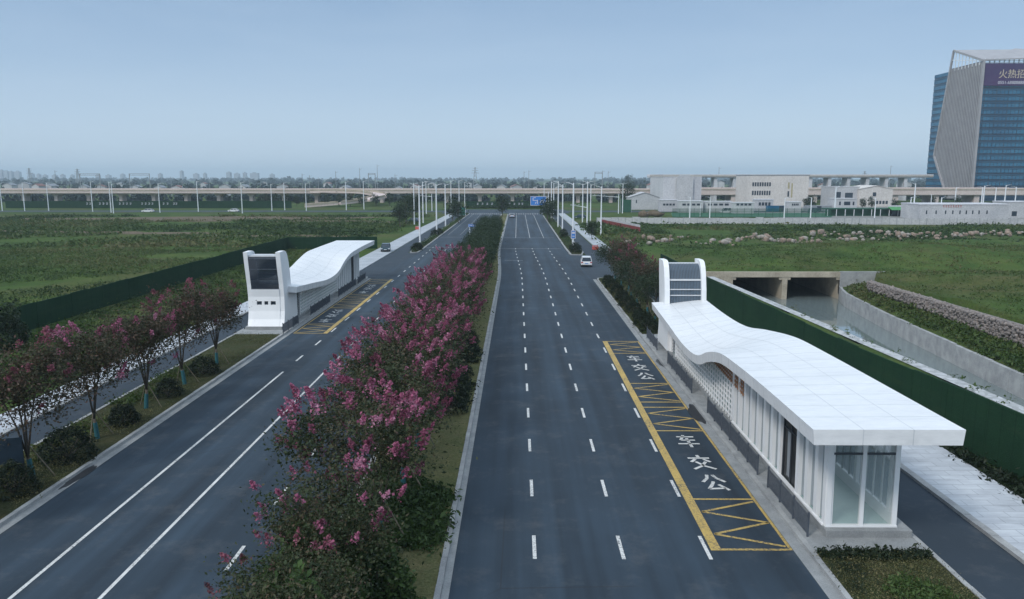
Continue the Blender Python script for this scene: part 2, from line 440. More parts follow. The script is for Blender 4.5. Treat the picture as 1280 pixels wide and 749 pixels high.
bend = lambda y: -1.1 * sstep(110, 165, y)
med_r = lambda y: -3.2 + bend(y)                 # median, right face of its kerb towards the right carriageway is 0.48 further
medk = lambda y: -2.72 + bend(y)
edge_r = lambda y: 11.1 + bend(y)
med_l = lambda y: -7.7 if y < 240 else -7.7 + 1.2 * sstep(240, 320, y)
edge_l = lambda y: -21.7 + 2.1 * sstep(118, 158, y)
YEND = 322.0
strip('road', 'asphalt', medk, edge_r, -15, YEND, .0)
strip('road', 'asphalt', edge_l, med_l, -15, YEND, .0)
struct(MB().quad((-32, YEND, 0), (22, YEND, 0), (22, 362, 0), (-32, 362, 0)).quad((-600, 334, 0), (-32, 334, 0), (-32, 349, 0), (-600, 349, 0)).quad((22, 334, 0), (600, 334, 0), (600, 349, 0), (22, 349, 0)).build('road', 'asphalt'))
# side aprons between the station islands and the far islands
sheet('road', 'asphalt_path', [((10.9 + bend(112), 112), (21, 108)), ((10.9 + bend(130), 130), (20, 130)), ((10.2, 147.5), (17.2, 147.5))], .004)
sheet('road', 'asphalt_path', [((-28, 113), (-21.2, 113)), ((-27, 132), (-20.8, 130)), ((-25, 152), (-19.4, 152))], .004)
# cycle lanes
strip('cycle_path', 'asphalt_path', lambda y: 16.5, lambda y: 19.6, -15, 112, .02)
strip('cycle_path', 'asphalt_path', lambda y: 13.2, lambda y: 16.4, 147, 322, .02)
strip('cycle_path', 'asphalt_path', lambda y: -29.7, lambda y: -26.9, -15, 114, .02)
strip('cycle_path', 'asphalt_path', lambda y: -24.9, lambda y: -21.7, 150, 322, .02)
# pavements
def paved(name, mat, fl, fr, y0, y1, z=.14, step=6):
    n = max(1, int((y1 - y0) / step)); m = MB()
    for i in range(n):
        a, b = y0 + (y1 - y0) * i / n, y0 + (y1 - y0) * (i + 1) / n
        m.quad((fl(a), a, z), (fr(a), a, z), (fr(b), b, z), (fl(b), b, z))
        m.quad((fl(a), a, -.1), (fl(a), a, z), (fl(b), b, z), (fl(b), b, -.1)); m.quad((fr(a), a, -.1), (fr(a), a, z), (fr(b), b, z), (fr(b), b, -.1))
    return struct(m.build(name, mat))
def tiled(name, base, dark):
    m, nt, b = nodes(name)
    v = mapping(nt)
    br = nt.nodes.new('ShaderNodeTexBrick'); br.inputs['Scale'].default_value = 1.0
    br.inputs['Brick Width'].default_value = 1.2; br.inputs['Row Height'].default_value = .6; br.inputs['Mortar Size'].default_value = .02
    br.inputs['Color1'].default_value = (*base, 1); br.inputs['Color2'].default_value = (*dark, 1); br.inputs['Mortar'].default_value = (*[x * .72 for x in dark], 1)
    nt.links.new(v, br.inputs['Vector'])
    c = mixc(nt, .55, br.outputs['Color'], ramp(nt, noise(nt, mapping(nt, (.35, 1, 1)), 1.1, 5, .7), [(.3, .3), (.7, .7)]), 'OVERLAY')
    nt.links.new(c, b.inputs['Base Color']); b.inputs['Roughness'].default_value = .72
tiled('tiles', (.47, .495, .53), (.43, .455, .49))
paved('pavement', 'tiles', lambda y: 19.95, lambda y: 23.4 - .6 * sstep(40, 110, y), -15, 112)
paved('pavement', 'pale_path', lambda y: 16.7, lambda y: 19.6, 150, 320)
paved('pavement', 'tiles', lambda y: -32.4, lambda y: -29.95, -15, 116)
paved('pavement', 'pale_path', lambda y: -29 + 1.0 * sstep(160, 340, y), lambda y: -25.1, 118, 320)

# kerbs
def kerb(f, y0, y1, w=.3, side=1, z=.16, name='kerb', mat='concrete_kerb', seg=1.0):
    m = MB(); n = max(1, int((y1 - y0) / seg))
    y = y0
    for i in range(n):
        a, b = y0 + (y1 - y0) * i / n, y0 + (y1 - y0) * (i + 1) / n - .012
        zz = z + random.uniform(-.006, .006); dx = random.uniform(-.008, .008)
        xa, xb = f(a) + dx, f(b) + dx
        m.hexa([(xa, a, -.1), (xa + w * side, a, -.1), (xb + w * side, b, -.1), (xb, b, -.1)], [(xa, a, zz), (xa + w * side, a, zz), (xb + w * side, b, zz), (xb, b, zz)])
    return struct(m.build(name, mat))
kerb(medk, -15, 313, .22, -1, .17)
strip('gutter', 'concrete', lambda y: medk(y), lambda y: medk(y) + .28, -15, 313, .012)
kerb(med_l, -15, 313, .3, 1)
# right edge: concrete gutter apron then kerb
strip('gutter', 'concrete', edge_r, lambda y: edge_r(y) + .5, -15, 112, .012)
kerb(lambda y: edge_r(y) + .5, -15, 110, .22, 1, .17)
strip('gutter', 'concrete', lambda y: edge_l(y) - .45, edge_l, -15, 113, .012)
kerb(lambda y: edge_l(y) - .45, -15, 111, .22, -1, .17)
kerb(lambda y: 16.5, -15, 111, .2, -1, .16)
kerb(lambda y: 19.6, -15, 111, .35, 1, .17)
kerb(lambda y: -26.9, -15, 113, .2, 1, .16)
kerb(lambda y: -29.7, -15, 113, .25, -1, .17)
kerb(edge_r, 150, 320, .3, 1); kerb(lambda y: 13.2, 153, 320, .2, -1)
kerb(edge_l, 154, 320, .3, -1); kerb(lambda y: -21.7, 157, 320, .2, 1)
struct(MB().box(-7.4, med_r(313), 312.6, 313, -.1, .16).build('kerb', 'concrete_kerb'))
# slanted island noses
def nose(pts, name='kerb'):
    m = MB()
    for a, b in zip(pts, pts[1:]): m.bar((a[0], a[1], .05), (b[0], b[1], .05), .25, .24)
    return struct(m.build(name, 'concrete_kerb'))
nose([(11.62, 110), (11.9, 112.5), (13, 113.2), (16.4, 112.6), (16.4, 111)])
nose([(10.15, 150), (10.5, 147.7), (12.4, 147.5), (13.1, 153)])
nose([(-22.2, 111), (-22.4, 113.6), (-24, 114.4), (-26.8, 113)])
nose([(-19.75, 154), (-20, 151.8), (-21.2, 151.6), (-21.6, 157)])
# planting soil
sheet('soil', 'dry_turf', [((med_l(y) + .3, y), (medk(y) - .22, y)) for y in range(-15, 316, 5)], .13)
def bed(x0, x1, y0, y1, mat='bed_soil', z=.13): return struct(MB().quad((x0, y0, z), (x1, y0, z), (x1, y1, z), (x0, y1, z)).build('soil', mat))
bed(11.82, 16.3, -15, 28.6); bed(11.82, 16.3, 71.5, 112.6)
bed(-26.7, -22.37, -15, 71.2, z=.129); bed(-26.7, -22.37, 112, 114)
sheet('soil', 'bed_soil', [((edge_r(y) + .3, y), (13.0, y)) for y in (149, 165, 200, 260, 320)], .13)
sheet('soil', 'bed_soil', [((-21.5, y), (edge_l(y) - .3, y)) for y in (153, 165, 200, 260, 320)], .13)
# station platforms
struct(MB().box(11.82, 16.3, 28.6, 71.5, -.05, .14).build('platform', 'concrete'))
struct(MB().box(-26.7, -22.37, 71.2, 112, -.05, .14).build('platform', 'concrete'))
# verge beyond the pavement is plain ground; pale service yard left of the far apron
blob('wet_patch', 'wet_dark', 11.45, 47.0, .45, 2.2, .019, 3)
blob('wet_patch', 'wet_dark', 11.55, 60.5, .25, 1.2, .019, 5)
blob('wet_patch', 'wet_dark', -21.95, 36.5, .25, 1.7, .019, 8)

# ------------------------------------------------------------------ road markings
mk = {'white_paint': MB(), 'yellow_paint': MB(), 'faint_paint': MB(), 'old_paint': MB()}
def rect(mat, x0, x1, y0, y1, z=.006, f=None):
    s0 = f(y0) if f else 0; s1 = f(y1) if f else 0
    mk[mat].quad((x0 + s0, y0, z), (x1 + s0, y0, z), (x1 + s1, y1, z), (x0 + s1, y1, z))
def seg(mat, a, b, w, z=.006):
    a, b = Vector((*a, z)), Vector((*b, z)); n = Vector((-(b - a).y, (b - a).x, 0)).normalized() * w / 2
    mk[mat].quad(a - n, b - n, b + n, a + n)
for cx in (.70, 4.20, 7.62):
    y = 28.2 - 6 * 6
    while y < 165:
        if y > -10: rect('white_paint', cx - .075, cx + .075, y, y + 2, f=bend)
        y += 6
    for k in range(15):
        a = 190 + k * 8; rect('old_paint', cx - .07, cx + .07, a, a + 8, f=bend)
for cx in (-14.85, -18.05, -11.1):
    y0 = -10
    if cx != -11.1:
        rect('white_paint', cx - .075, cx + .075, -15, 57.5)
        y0 = 61
    y = y0 + (1.2 if cx == -11.1 else 0)
    while y < 175:
        rect('white_paint', cx - .075, cx + .075, y, y + 2); y += 6
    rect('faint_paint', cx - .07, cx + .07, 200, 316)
for y in (161, 190.5): rect('faint_paint', -2.3, 10.2, y, y + .45, f=lambda q: bend(170)); rect('faint_paint', -19.4, -8.0, y + 2, y + 2.4)
rect('faint_paint', -2.3, 1.0, 138, 138.3)
for k in range(14):
    rect('old_paint', -3.4 + k * .95, -2.95 + k * .95, 315, 320); rect('old_paint', -19 + k * .85, -18.6 + k * .85, 315, 320)
GLYPH = {  # strokes in a unit box, reading upright
    'gong': [[(.40, .98), (.33, .75), (.10, .52)], [(.60, .98), (.70, .75), (.95, .52)], [(.50, .55), (.36, .32), (.18, .10)], [(.18, .10), (.80, .14)], [(.62, .36), (.90, .02)]],
    'jiao': [[(.50, 1.0), (.52, .84)], [(.06, .78), (.94, .78)], [(.34, .70), (.12, .50)], [(.66, .70), (.90, .50)], [(.70, .52), (.46, .22), (.08, .0)], [(.30, .52), (.56, .22), (.94, .0)]],
    'che': [[(.12, .86), (.88, .86)], [(.46, 1.0), (.24, .58), (.86, .58)], [(.04, .28), (.96, .28)], [(.54, .74), (.54, .0)]]}
def busbay(T):
    """T maps (lateral from the road side, along) of the right bay to world x, y"""
    def q(mat, pts, z=.009): mk[mat].quad(*[(*T(*p), z) for p in pts])
    def ln(a, b, w, mat='yellow_paint', z=.009):
        a, b = Vector(a), Vector(b); n = Vector((-(b - a).y, (b - a).x)).normalized() * w / 2
        q(mat, [a - n, b - n, b + n, a + n], z)
    Y0, Y1 = YD(30.9), YD(70.3)
    q('yellow_paint', [(7.80, Y0), (8.22, Y0), (8.22, Y1), (7.80, Y1)])
    ln((11.02, Y0), (11.02, Y1), .13)
    for a, b in ((30.9, 35.9), (45.4, 50.2), (51.2, 56.0), (65.4, 70.3)):
        a, b = YD(a), YD(b)
        ln((8.22, a + .08), (10.95, a + .08), .16, z=.0095); ln((8.22, b - .08), (10.95, b - .08), .16, z=.0095)
        n = 4
        for i in range(n):
            ya, yb = a + .35 + (b - a - .7) * i / n, a + .35 + (b - a - .7) * (i + 1) / n
            xa, xb = (8.3, 10.9) if i % 2 else (10.9, 8.3)
            ln((xa, ya), (xb, yb), .15, z=.010)
    for ds in ((37.8, 40.5, 43.7), (58.0, 60.7, 63.6)):
        for d, g in zip(ds, ('gong', 'jiao', 'che')):
            y = YD(d) - 1.0
            for st in GLYPH[g]:
                for a, b in zip(st, st[1:]):
                    ln((9.02 + a[0] * 1.3, y + a[1] * 2.0), (9.02 + b[0] * 1.3, y + b[1] * 2.0), .17, 'white_paint', z=.011)
busbay(lambda x, y: (x, y)); busbay(lambda x, y: (-10.45 - x, 141 - y))
for k, m in mk.items(): struct(m.build('road_markings', k))

# ------------------------------------------------------------------ canal
ystr = [0 + 3.5 * i for i in range(35)]
sheet('water', 'canal_water', [((Lbank(y) - 1.5, y), (Rwall(y) + .1, y)) for y in (0, 20, 40, 60, 80, 100, 119)] + [((31, 122), (50.3, 122)), ((33, 175), (50.3, 175))], -4.0)
bm_ = MB()
for a, b in zip(ystr, ystr[1:]):
    if b > 118.6: break
    for (o0, z0), (o1, z1) in (((-2.6, -.02), (-1.6, .02)), ((-1.6, .02), (1.4, -4.3))):
        bm_.quad((Lbank(a) + o0, a, z0), (Lbank(a) + o1, a, z1), (Lbank(b) + o1, b, z1), (Lbank(b) + o0, b, z0))
struct(bm_.build('canal_bank', 'stone_bank'))
w = MB()
for a, b in zip(ystr, ystr[1:]):
    b2 = b - .03
    if b > 120: break
    zt = -2.0 + random.uniform(-.03, .03)
    w.hexa([(Rwall(a), a, -4.9), (Rwall(a) + .4, a, -4.9), (Rwall(b2) + .4, b2, -4.9), (Rwall(b2), b2, -4.9)],
           [(Rwall(a), a, zt), (Rwall(a) + .4, a, zt), (Rwall(b2) + .4, b2, zt), (Rwall(b2), b2, zt)])
tag(w.build('canal_wall', 'concrete_kerb'), 'low grey concrete wall along the right side of the canal', 'wall')
lg = MB()
for a in range(0, 119, 3):
    b = min(a + 3, 118.8)
    ra, rb_, ga, gb_ = Rwall(a) + .35, Rwall(b) + .35, Gab(a) + .3, Gab(b) + .3
    ma, mb = ra + (ga - ra) * .5, rb_ + (gb_ - rb_) * .5; za, zb = (Zgb(a) - 2.05) / 2 - .1, (Zgb(b) - 2.05) / 2 - .1
    lg.quad((ra, a, -2.08), (ma, a, za), (mb, b, zb), (rb_, b, -2.08)); lg.quad((ma, a, za), (ga, a, Zgb(a)), (gb_, b, Zgb(b)), (mb, b, zb))
struct(lg.build('canal_ledge', 'grassland', smooth=True))
# gabion wall with stones
gt = thing('gabion_wall', 'retaining wall of brown rubble stones above the canal ledge', 'wall', (0, 0, 0))
core = MB(); gy = [20 + 3 * i for i in range(30)]
for a, b in zip(gy, gy[1:]):
    core.hexa([(Gab(a), a, -2.4), (Gab(a) + 1.5, a, -2.4), (Gab(b) + 1.5, b, -2.4), (Gab(b), b, -2.4)], [(Gab(a), a, .38), (Gab(a) + 1.5, a, .38), (Gab(b) + 1.5, b, .38), (Gab(b), b, .38)])
core.build('core', 'gabion_core', gt)
import bmesh
def ico(sub=1):
    b = bmesh.new(); bmesh.ops.create_icosphere(b, subdivisions=sub, radius=1)
    V = np.array([v.co[:] for v in b.verts]); F = np.array([[v.index for v in f.verts] for f in b.faces]); b.free(); return V, F
IV, IF = ico(1)
def stones(cen, rad, rng=RNG):
    Vs, Fs = [], []
    for i, (c, r) in enumerate(zip(cen, rad)):
        q = IV * (1 + .15 * rng.normal(size=(len(IV), 1))) * r * rng.uniform(.7, 1.15, size=3)
        Vs.append(q + c); Fs.append(IF + i * len(IV))
    return np.concatenate(Vs), np.concatenate(Fs)
cs, rs = [], []
for i in range(260):
    y = 20 + i * .36
    if y > 107.3: break
    for k in range(7):
        cs.append((Gab(y) + RNG.normal() * .05, y + RNG.normal() * .07, Zgb(y) + .15 + k * (.3 - Zgb(y)) / 6.6 + RNG.normal() * .05)); rs.append(RNG.uniform(.17, .27))
    cs.append((Gab(y) + .35, y, .38)); rs.append(RNG.uniform(.2, .3))
V_, F_ = stones(np.array(cs), rs); np_mesh('stones', V_, F_, 'gabion_stone', gt)
m = MB()
for a, b in zip(gy, gy[1:]): m.hexa([(Gab(a) + .35, a, .3), (Gab(a) + .9, a, .3), (Gab(b) + .9, b, .3), (Gab(b) + .35, b, .3)], [(Gab(a) + .35, a, .48), (Gab(a) + .9, a, .48), (Gab(b) + .9, b, .48), (Gab(b) + .35, b, .48)])
m.build('coping', 'concrete_dirty', gt)
# culvert
cv = thing('culvert', 'double concrete box culvert under the grassy embankment', 'culvert', (42, PORTAL, -4))
def cvp(n, mat, *boxes):
    m = MB()
    for b in boxes: m.box(*b)
    o = m.build(n, mat, cv); o.matrix_parent_inverse = Matrix.Translation((-42, -PORTAL, 4)); return o
cvp('lintel', 'concrete_warm', (28.5, 50.2, PORTAL - .3, PORTAL + .3, -.55, .28))
cvp('pier', 'concrete_warm', (41.3, 42.1, PORTAL - .25, PORTAL + 50, -4.8, -.56))
cvp('abutment', 'concrete_warm', (28.5, 33.6, PORTAL - .28, PORTAL + 1, -4.8, -.56), (32.9, 33.6, PORTAL + 1, PORTAL + 50, -4.8, -.56))
cvp('abutment', 'concrete_warm', (50.2, 50.9, PORTAL - .25, PORTAL + 50, -4.8, -.56))
cvp('soffit', 'concrete_dirty', (33.6, 50.2, PORTAL + .3, PORTAL + 50, -.55, -.2))
ww = MB()
ww.prism([(50.2, -3.2), (54.4, -3.0), (57.2, -.8), (57.2, .34), (50.2, .34)], 1, PORTAL - .35, PORTAL + .15)
o = ww.build('wing_wall', 'concrete_kerb', cv); o.matrix_parent_inverse = Matrix.Translation((-42, -PORTAL, 4))
cvp('back_wall', 'black', (33, 50.9, PORTAL + 49.5, PORTAL + 50, -4.8, -.3))  # black sheet added across the tunnel, standing in for darkness deep inside
cvp('haunch', 'concrete_warm', (33.6, 34.1, PORTAL - .2, PORTAL + 20, -.95, -.56), (40.8, 41.3, PORTAL - .2, PORTAL + 20, -.95, -.56), (42.1, 42.6, PORTAL - .2, PORTAL + 20, -.95, -.56), (49.7, 50.2, PORTAL - .2, PORTAL + 20, -.95, -.56))

# ------------------------------------------------------------------ hoardings
def hoarding(pts, h, label, name='hoarding', mat='turf_hoarding', th=.12, cat='hoarding', back=1):
    t = thing(name, label, cat, (pts[0][0], pts[0][1], 0))
    m = MB(); fr = []
    for (a, b) in zip(pts, pts[1:]):
        A, B = Vector((*a, 0)), Vector((*b, 0)); d = (B - A); L = d.length; n = max(1, int(L / 3)); d = d / L; nn = Vector((-d.y, d.x, 0)) * th / 2
        for i in range(n):
            p, q = A + d * (L * i / n), A + d * (L * (i + 1) / n - .02)
            o = nn * random.uniform(-.2, .2); hh = h + random.uniform(-.05, .04)
            m.hexa([p - nn + o, q - nn + o, q + nn + o, p + nn + o], [v + Vector((0, 0, hh)) for v in (p - nn + o, q - nn + o, q + nn + o, p + nn + o)])
            fr.append(MB().bar(p + nn * 3 * back, p + nn * 3 * back + Vector((0, 0, h - .1)), .07).build('post', 'grey_rail', t))
    inv = Matrix.Translation((-pts[0][0], -pts[0][1], 0))
    for o in [m.build('panel', mat, t)] + fr: o.matrix_parent_inverse = inv
    return t
hoarding([(26.4, 8), (25.1, 36), (23.5, 52), (22.3, 88), (22.1, 118)], 3.25, 'long dark green turf covered hoarding beside the canal', back=-1)
hoarding([(-47.9, 72), (-47.5, 120), (-47.8, 159), (-29.5, 161.5)], 2.55, 'dark green turf covered hoarding bending round the left field')

# ------------------------------------------------------------------ bus stations
ZF = [(-2.8, 5.58), (4, 5.45), (9, 5.26), (12.2, 5.02), (15.3, 4.35), (17.6, 3.62), (20, 3.28), (23.5, 3.22), (29, 3.62), (35.6, 4.1)]
ZB = [(-2.8, 5.58), (11, 5.55), (14.5, 5.48), (19, 5.0), (23, 4.45), (28, 4.32), (35.6, 4.5)]
XF = [(-2.8, -1.88), (12, -1.45), (24, -1.18), (35.6, -1.2)]
XB = [(-2.8, 3.75), (12, 3.62), (22, 3.3), (35.6, 3.25)]
FT = .60
def roofz(u, x):
    s = (x - smooth(u, XF)) / (smooth(u, XB) - smooth(u, XF)); s = min(1, max(0, s)); k = s * s * (3 - 2 * s) * .6 + s * .4
    return smooth(u, ZF) * (1 - k) + smooth(u, ZB) * k
def roofx(u, s): return smooth(u, XF) * (1 - s) + smooth(u, XB) * s
def make_station(label):
    t = thing('bus_station', label, 'bus station')
    NU, NS = 96, 12
    us = [-2.8 + (35.6 + 2.8) * i / NU for i in range(NU + 1)]
    m = MB()
    for u in us:
        for j in range(NS + 1):
            x = roofx(u, j / NS); m.v.append((x, u, roofz(u, x)))
    nt_ = len(m.v)
    for u in us:
        for j in range(NS + 1):
            x = roofx(u, j / NS); m.v.append((x + (.06 if j == 0 else -.06 if j == NS else 0), u, roofz(u, x) - FT))
    I = lambda i, j, k: k * nt_ + i * (NS + 1) + j
    for i in range(NU):
        for j in range(NS):
            m.f.append((I(i, j, 0), I(i, j + 1, 0), I(i + 1, j + 1, 0), I(i + 1, j, 0))); m.f.append((I(i, j, 1), I(i + 1, j, 1), I(i + 1, j + 1, 1), I(i, j + 1, 1)))
        for j in (0, NS): m.f.append((I(i, j, 0), I(i + 1, j, 0), I(i + 1, j, 1), I(i, j, 1)))
    for i in (0, NU):
        for j in range(NS): m.f.append((I(i, j, 0), I(i, j, 1), I(i, j + 1, 1), I(i, j + 1, 0)))
    rf = m.build('roof', 'white_roof', t)
    # panel joints: thin beads lying on the roof skin and fascia
    jn = MB()
    def bead(pts, w=.028, h=.006):
        for a, b in zip(pts, pts[1:]): jn.bar(a, b, w, h)
    u = -1.2
    while u < 35:
        bead([(roofx(u, s / 10), u, roofz(u, roofx(u, s / 10)) + .002) for s in range(11)])
        x = smooth(u, XF); jn.bar((x - .002, u, roofz(u, x)), (x + .056, u, roofz(u, x) - FT), .03, .008, up=(1, 0, 0))
        u += 1.62
    for s in (.33, .66):
        bead([(roofx(q, s), q, roofz(q, roofx(q, s)) + .003) for q in us])
        x = roofx(-2.8, s); jn.bar((x, -2.803, 5.58), (x, -2.803, 4.98), .03, .008, up=(0, 1, 0))
    jn.build('panel_joint', 'seam_grey', rf)
    sf = MB()
    uu = [10.5 + .7 * i for i in range(31)]
    for a, b in zip(uu, uu[1:]):
        for x0, x1 in ((-.95, .1), (.1, 1.6), (1.6, 3.0)):
            sf.quad(*[(x, q, roofz(q, x) - FT - .012) for x, q in ((x0, a), (x1, a), (x1, b), (x0, b))])
    sf.build('soffit', 'wood_soffit', t)
    MB().box(-.12, 3.42, -.38, 37.5, .02, .45).build('plinth', 'concrete', t, bevel=.02)
    MB().box(.1, 2.85, .1, 32.4, .45, .47).build('floor', 'teal_floor', t)
    top = lambda u, x: roofz(u, x) - FT
    # slim white columns of the road side, first the glazed bays then the lattice
    cols = [0.16, 1.1, 2.2, 3.3, 5.75, 6.9, 8.05, 9.2, 10.35, 11.5, 12.65, 13.8]
    for k, u in enumerate(cols):
        wv = .17 if k else .16
        MB().hexa([(-.06, u - wv, .45), (.26, u - wv, .45), (.26, u + wv, .45), (-.06, u + wv, .45)],
                  [(-.14, u - wv, top(u, 0)), (.20, u - wv, top(u, 0)), (.20, u + wv, top(u, 0)), (-.14, u + wv, top(u, 0))]).build('column', 'white_cladding', t)
    for a, b in zip(cols, cols[1:]):
        if a == 3.3: continue
        g = MB().quad((.12, a + .17, .5), (.12, b - .17, .5), (.07, b - .17, top(b, .07)), (.07, a + .17, top(a, .07))).build('window', 'pale_glazing', t)
        fr = MB()
        for z in (3.65,):
            if z < min(top(a, .1), top(b, .1)) - .1: fr.bar((.12, a + .17, z), (.12, b - .17, z), .06, .07)
        fr.build('frame', 'dark_metal' if False else 'white_metal', g)
    # main door
    d = MB().quad((.10, 3.5, .46), (.10, 5.55, .46), (.06, 5.55, top(5.5, .1)), (.06, 3.5, top(3.5, .1))).build('door', 'black', t)
    fr = MB()
    for u in (3.52, 4.5, 5.53): fr.bar((.06, u, .46), (.04, u, top(u, .1)), .06, .05)
    fr.bar((.05, 3.5, 3.0), (.05, 5.55, 3.0), .06, .05); fr.build('frame', 'dark_metal', d)
    MB().quad((.085, 4.62, .7), (.085, 5.0, .7), (.05, 5.0, 2.9), (.05, 4.62, 2.9)).build('pane', 'mid_grey', d)
    # lattice screen
    la = MB(); u = 14.3
    while u < 30.5:
        zt = top(u, -.02); la.box(-.05, .03, u - .06, u + .06, .45, zt); u += .58
    z = .62
    while z < 5.2:
        run = None; u = 13.95
        while u < 30.6:
            if z + .12 < top(u, 0) - .04: la.box(-.03, .02, u, u + .29, z, z + .09)
            u += .29
        z += .33
    la.build('lattice_screen', 'white_cladding', t)
    wl = MB(); u = 11.75
    while u < 18.4:
        z = 2.65 + .05 * (u - 11.75)
        while z < top(u, -.1) - .12:
            wl.box(-.10, -.062, u, u + .30, z, z + .13); z += .24
        wl.box(-.115, -.101, u + .11, u + .19, 2.6 + .05 * (u - 11.75), max(3.05, top(u, -.1))); u += .36
    wl.build('wooden_screen', 'wood_soffit', t)
    MB().quad((.22, 13.9, .47), (.22, 30.6, .47), (.22, 30.6, 3.0), (.22, 13.9, 3.0)).build('window', 'clear_glass', t)
    # slatted dark door beside the tower
    d = MB().quad((.12, 30.75, .46), (.12, 32.35, .46), (.12, 32.35, top(32, .1)), (.12, 30.75, top(30.75, .1))).build('door', 'black', t)
    sl = MB(); z = .7
    while z < 3.0: sl.box(-.02, .08, 30.95, 31.9, z, z + .10); z += .26
    sl.build('slat', 'mid_grey', d)
    MB().box(-.06, .14, 30.55, 30.75, .45, top(30.6, 0)).build('column', 'white_cladding', t)
    # end wall
    for x0, x1 in ((-.04, .17), (1.36, 1.52), (2.70, 2.90)):
        MB().hexa([(x0, -.06, .47), (x1, -.06, .47), (x1, .10, .47), (x0, .10, .47)],
                  [(x0 - .06, -.06, top(0, 1)), (x1 - .06, -.06, top(0, 1)), (x1 - .06, .10, top(0, 1)), (x0 - .06, .10, top(0, 1))]).build('column', 'white_cladding', t)
    for x0, x1 in ((.17, 1.36), (1.52, 2.70)):
        g = MB().quad((x0, .02, .5), (x1, .02, .5), (x1 - .06, .02, top(0, 1)), (x0 - .06, .02, top(0, 1))).build('window', 'end_glass', t)
        MB().bar((x0 - .04, -.01, 3.62), (x1 - .04, -.01, 3.62), .05, .09).build('transom', 'dark_metal', g)
    MB().box(-.04, 2.92, -.08, .12, .45, .53).build('sill', 'white_cladding', t)
    MB().box(-.14, .02, .1, 13.8, .45, .52).build('sill', 'white_cladding', t)
    # back wall
    MB().box(2.72, 2.88, .1, 33, .45, 1.0).build('back_wall', 'white_cladding', t)
    for k in range(11):
        u = .3 + k * 3.2
        MB().box(2.66, 2.90, u - .12, u + .12, 1.0, top(u, 3.2)).build('column', 'white_cladding', t)
        if k < 10:
            g = MB().quad((2.82, u + .12, 1.0), (2.82, u + 3.08, 1.0), (2.82, u + 3.08, top(u + 3.08, 3.2)), (2.82, u + .12, top(u, 3.2))).build('window', 'pale_glazing', t)
            fr = MB()
            for q in (u + .85, u + 1.6, u + 2.35): fr.bar((2.77, q, 1.0), (2.77, q, top(q, 3.2)), .07, .06)
            fr.build('frame', 'dark_metal' if k % 2 else 'white_metal', g)
    # a ticket counter and two benches stand inside
    MB().box(1.9, 2.6, 6.5, 9.5, .47, 1.5).build('counter', 'white_cladding', t)
    # tower: two shaped side fins with glass between, closed below
    def E(w): return 37.4 - w       # w measured back from the outer face
    prof = [(0, .45), (.30, 1.1), (.50, 1.9), (.55, 3.3), (.38, 4.6), (.02, 6.3), (-.22, 7.72), (1.25, 7.75), (1.75, 7.62), (2.15, 7.2), (2.5, 6.4), (2.8, 5.3), (2.95, 4.2), (3.05, 3.4), (4.75, 3.3), (4.8, .45)]
    for x0, x1 in ((-.30, .14), (2.85, 3.25)):
        MB().prism([(E(w), z) for w, z in prof], 0, x0, x1).build('tower_fin', 'white_cladding', t)
    # outer closing panel following the flare
    op = [(.0, .45), (.28, 1.1), (.46, 1.9), (.53, 2.62)]
    pn = MB()
    for pts in ([(-.02, .45), (.26, 1.1), (.44, 1.9), (.48, 2.50)], [(.48, 2.86), (.50, 3.3), (.36, 4.05)]):
        for (w0, z0), (w1, z1) in zip(pts, pts[1:]):
            pn.hexa([(.14, E(w0), z0), (2.85, E(w0), z0), (2.85, E(w0 + .15), z0), (.14, E(w0 + .15), z0)], [(.14, E(w1), z1), (2.85, E(w1), z1), (2.85, E(w1 + .15), z1), (.14, E(w1 + .15), z1)])
    pn.box(.14, .55, E(.63), E(.48), 2.50, 2.86).box(2.41, 2.85, E(.63), E(.48), 2.50, 2.86)
    for k in (1, 2): pn.box(.55 + k * .62 - .12, .55 + k * .62 + .12, E(.63), E(.49), 2.50, 2.86)
    pn.build('end_panel', 'white_cladding', t)
    MB().box(.5, 2.48, E(.70), E(.66), 2.46, 2.90).build('slot_window', 'window_dark', t)
    def skin(pts, name, mat):
        g = MB()
        for (w0, z0), (w1, z1) in zip(pts, pts[1:]): g.quad((.14, E(w0), z0), (2.85, E(w0), z0), (2.85, E(w1), z1), (.14, E(w1), z1))
        return g.build(name, mat, t)
    g = skin([(.46, 4.05), (.2, 5.4), (-.05, 7.0), (.05, 7.28)], 'tower_glass', 'tower_glass')
    b = MB()
    for w, z in ((.44, 4.08), (.34, 5.0), (.12, 6.05), (-.02, 7.1)): b.bar((.14, E(w - .03), z), (2.85, E(w - .03), z), .06, .06)
    b.build('glazing_bar', 'grey_rail', g)
    MB().hexa([(.14, E(.0), 7.26), (2.85, E(.0), 7.26), (2.85, E(1.2), 7.3), (.14, E(1.2), 7.3)], [(.14, E(.0), 7.4), (2.85, E(.0), 7.4), (2.85, E(1.2), 7.42), (.14, E(1.2), 7.42)]).build('tower_cap', 'seam_grey', t)
    g = skin([(1.2, 7.40), (1.6, 7.25), (1.95, 6.9), (2.25, 6.3), (2.5, 5.4), (2.62, 4.5), (2.66, 3.9)], 'tower_glass', 'barrel_glass')
    b = MB(); q = [(1.2, 7.43), (1.6, 7.28), (1.98, 6.93), (2.28, 6.3), (2.53, 5.4), (2.65, 4.5), (2.69, 3.9)]
    for k in range(20):
        x = .26 + k * .13
        for (w0, z0), (w1, z1) in zip(q, q[1:]): b.bar((x, E(w0), z0), (x, E(w1), z1), .05, .04)
    b.build('glazing_bar', 'dark_metal', g)
    b = MB()
    for w, z, th in ((2.36, 6.15, .14), (2.56, 5.35, .07), (2.62, 4.85, .07)): b.bar((.14, E(w), z), (2.85, E(w), z), .1, th)
    b.build('crossbar', 'white_metal', g)
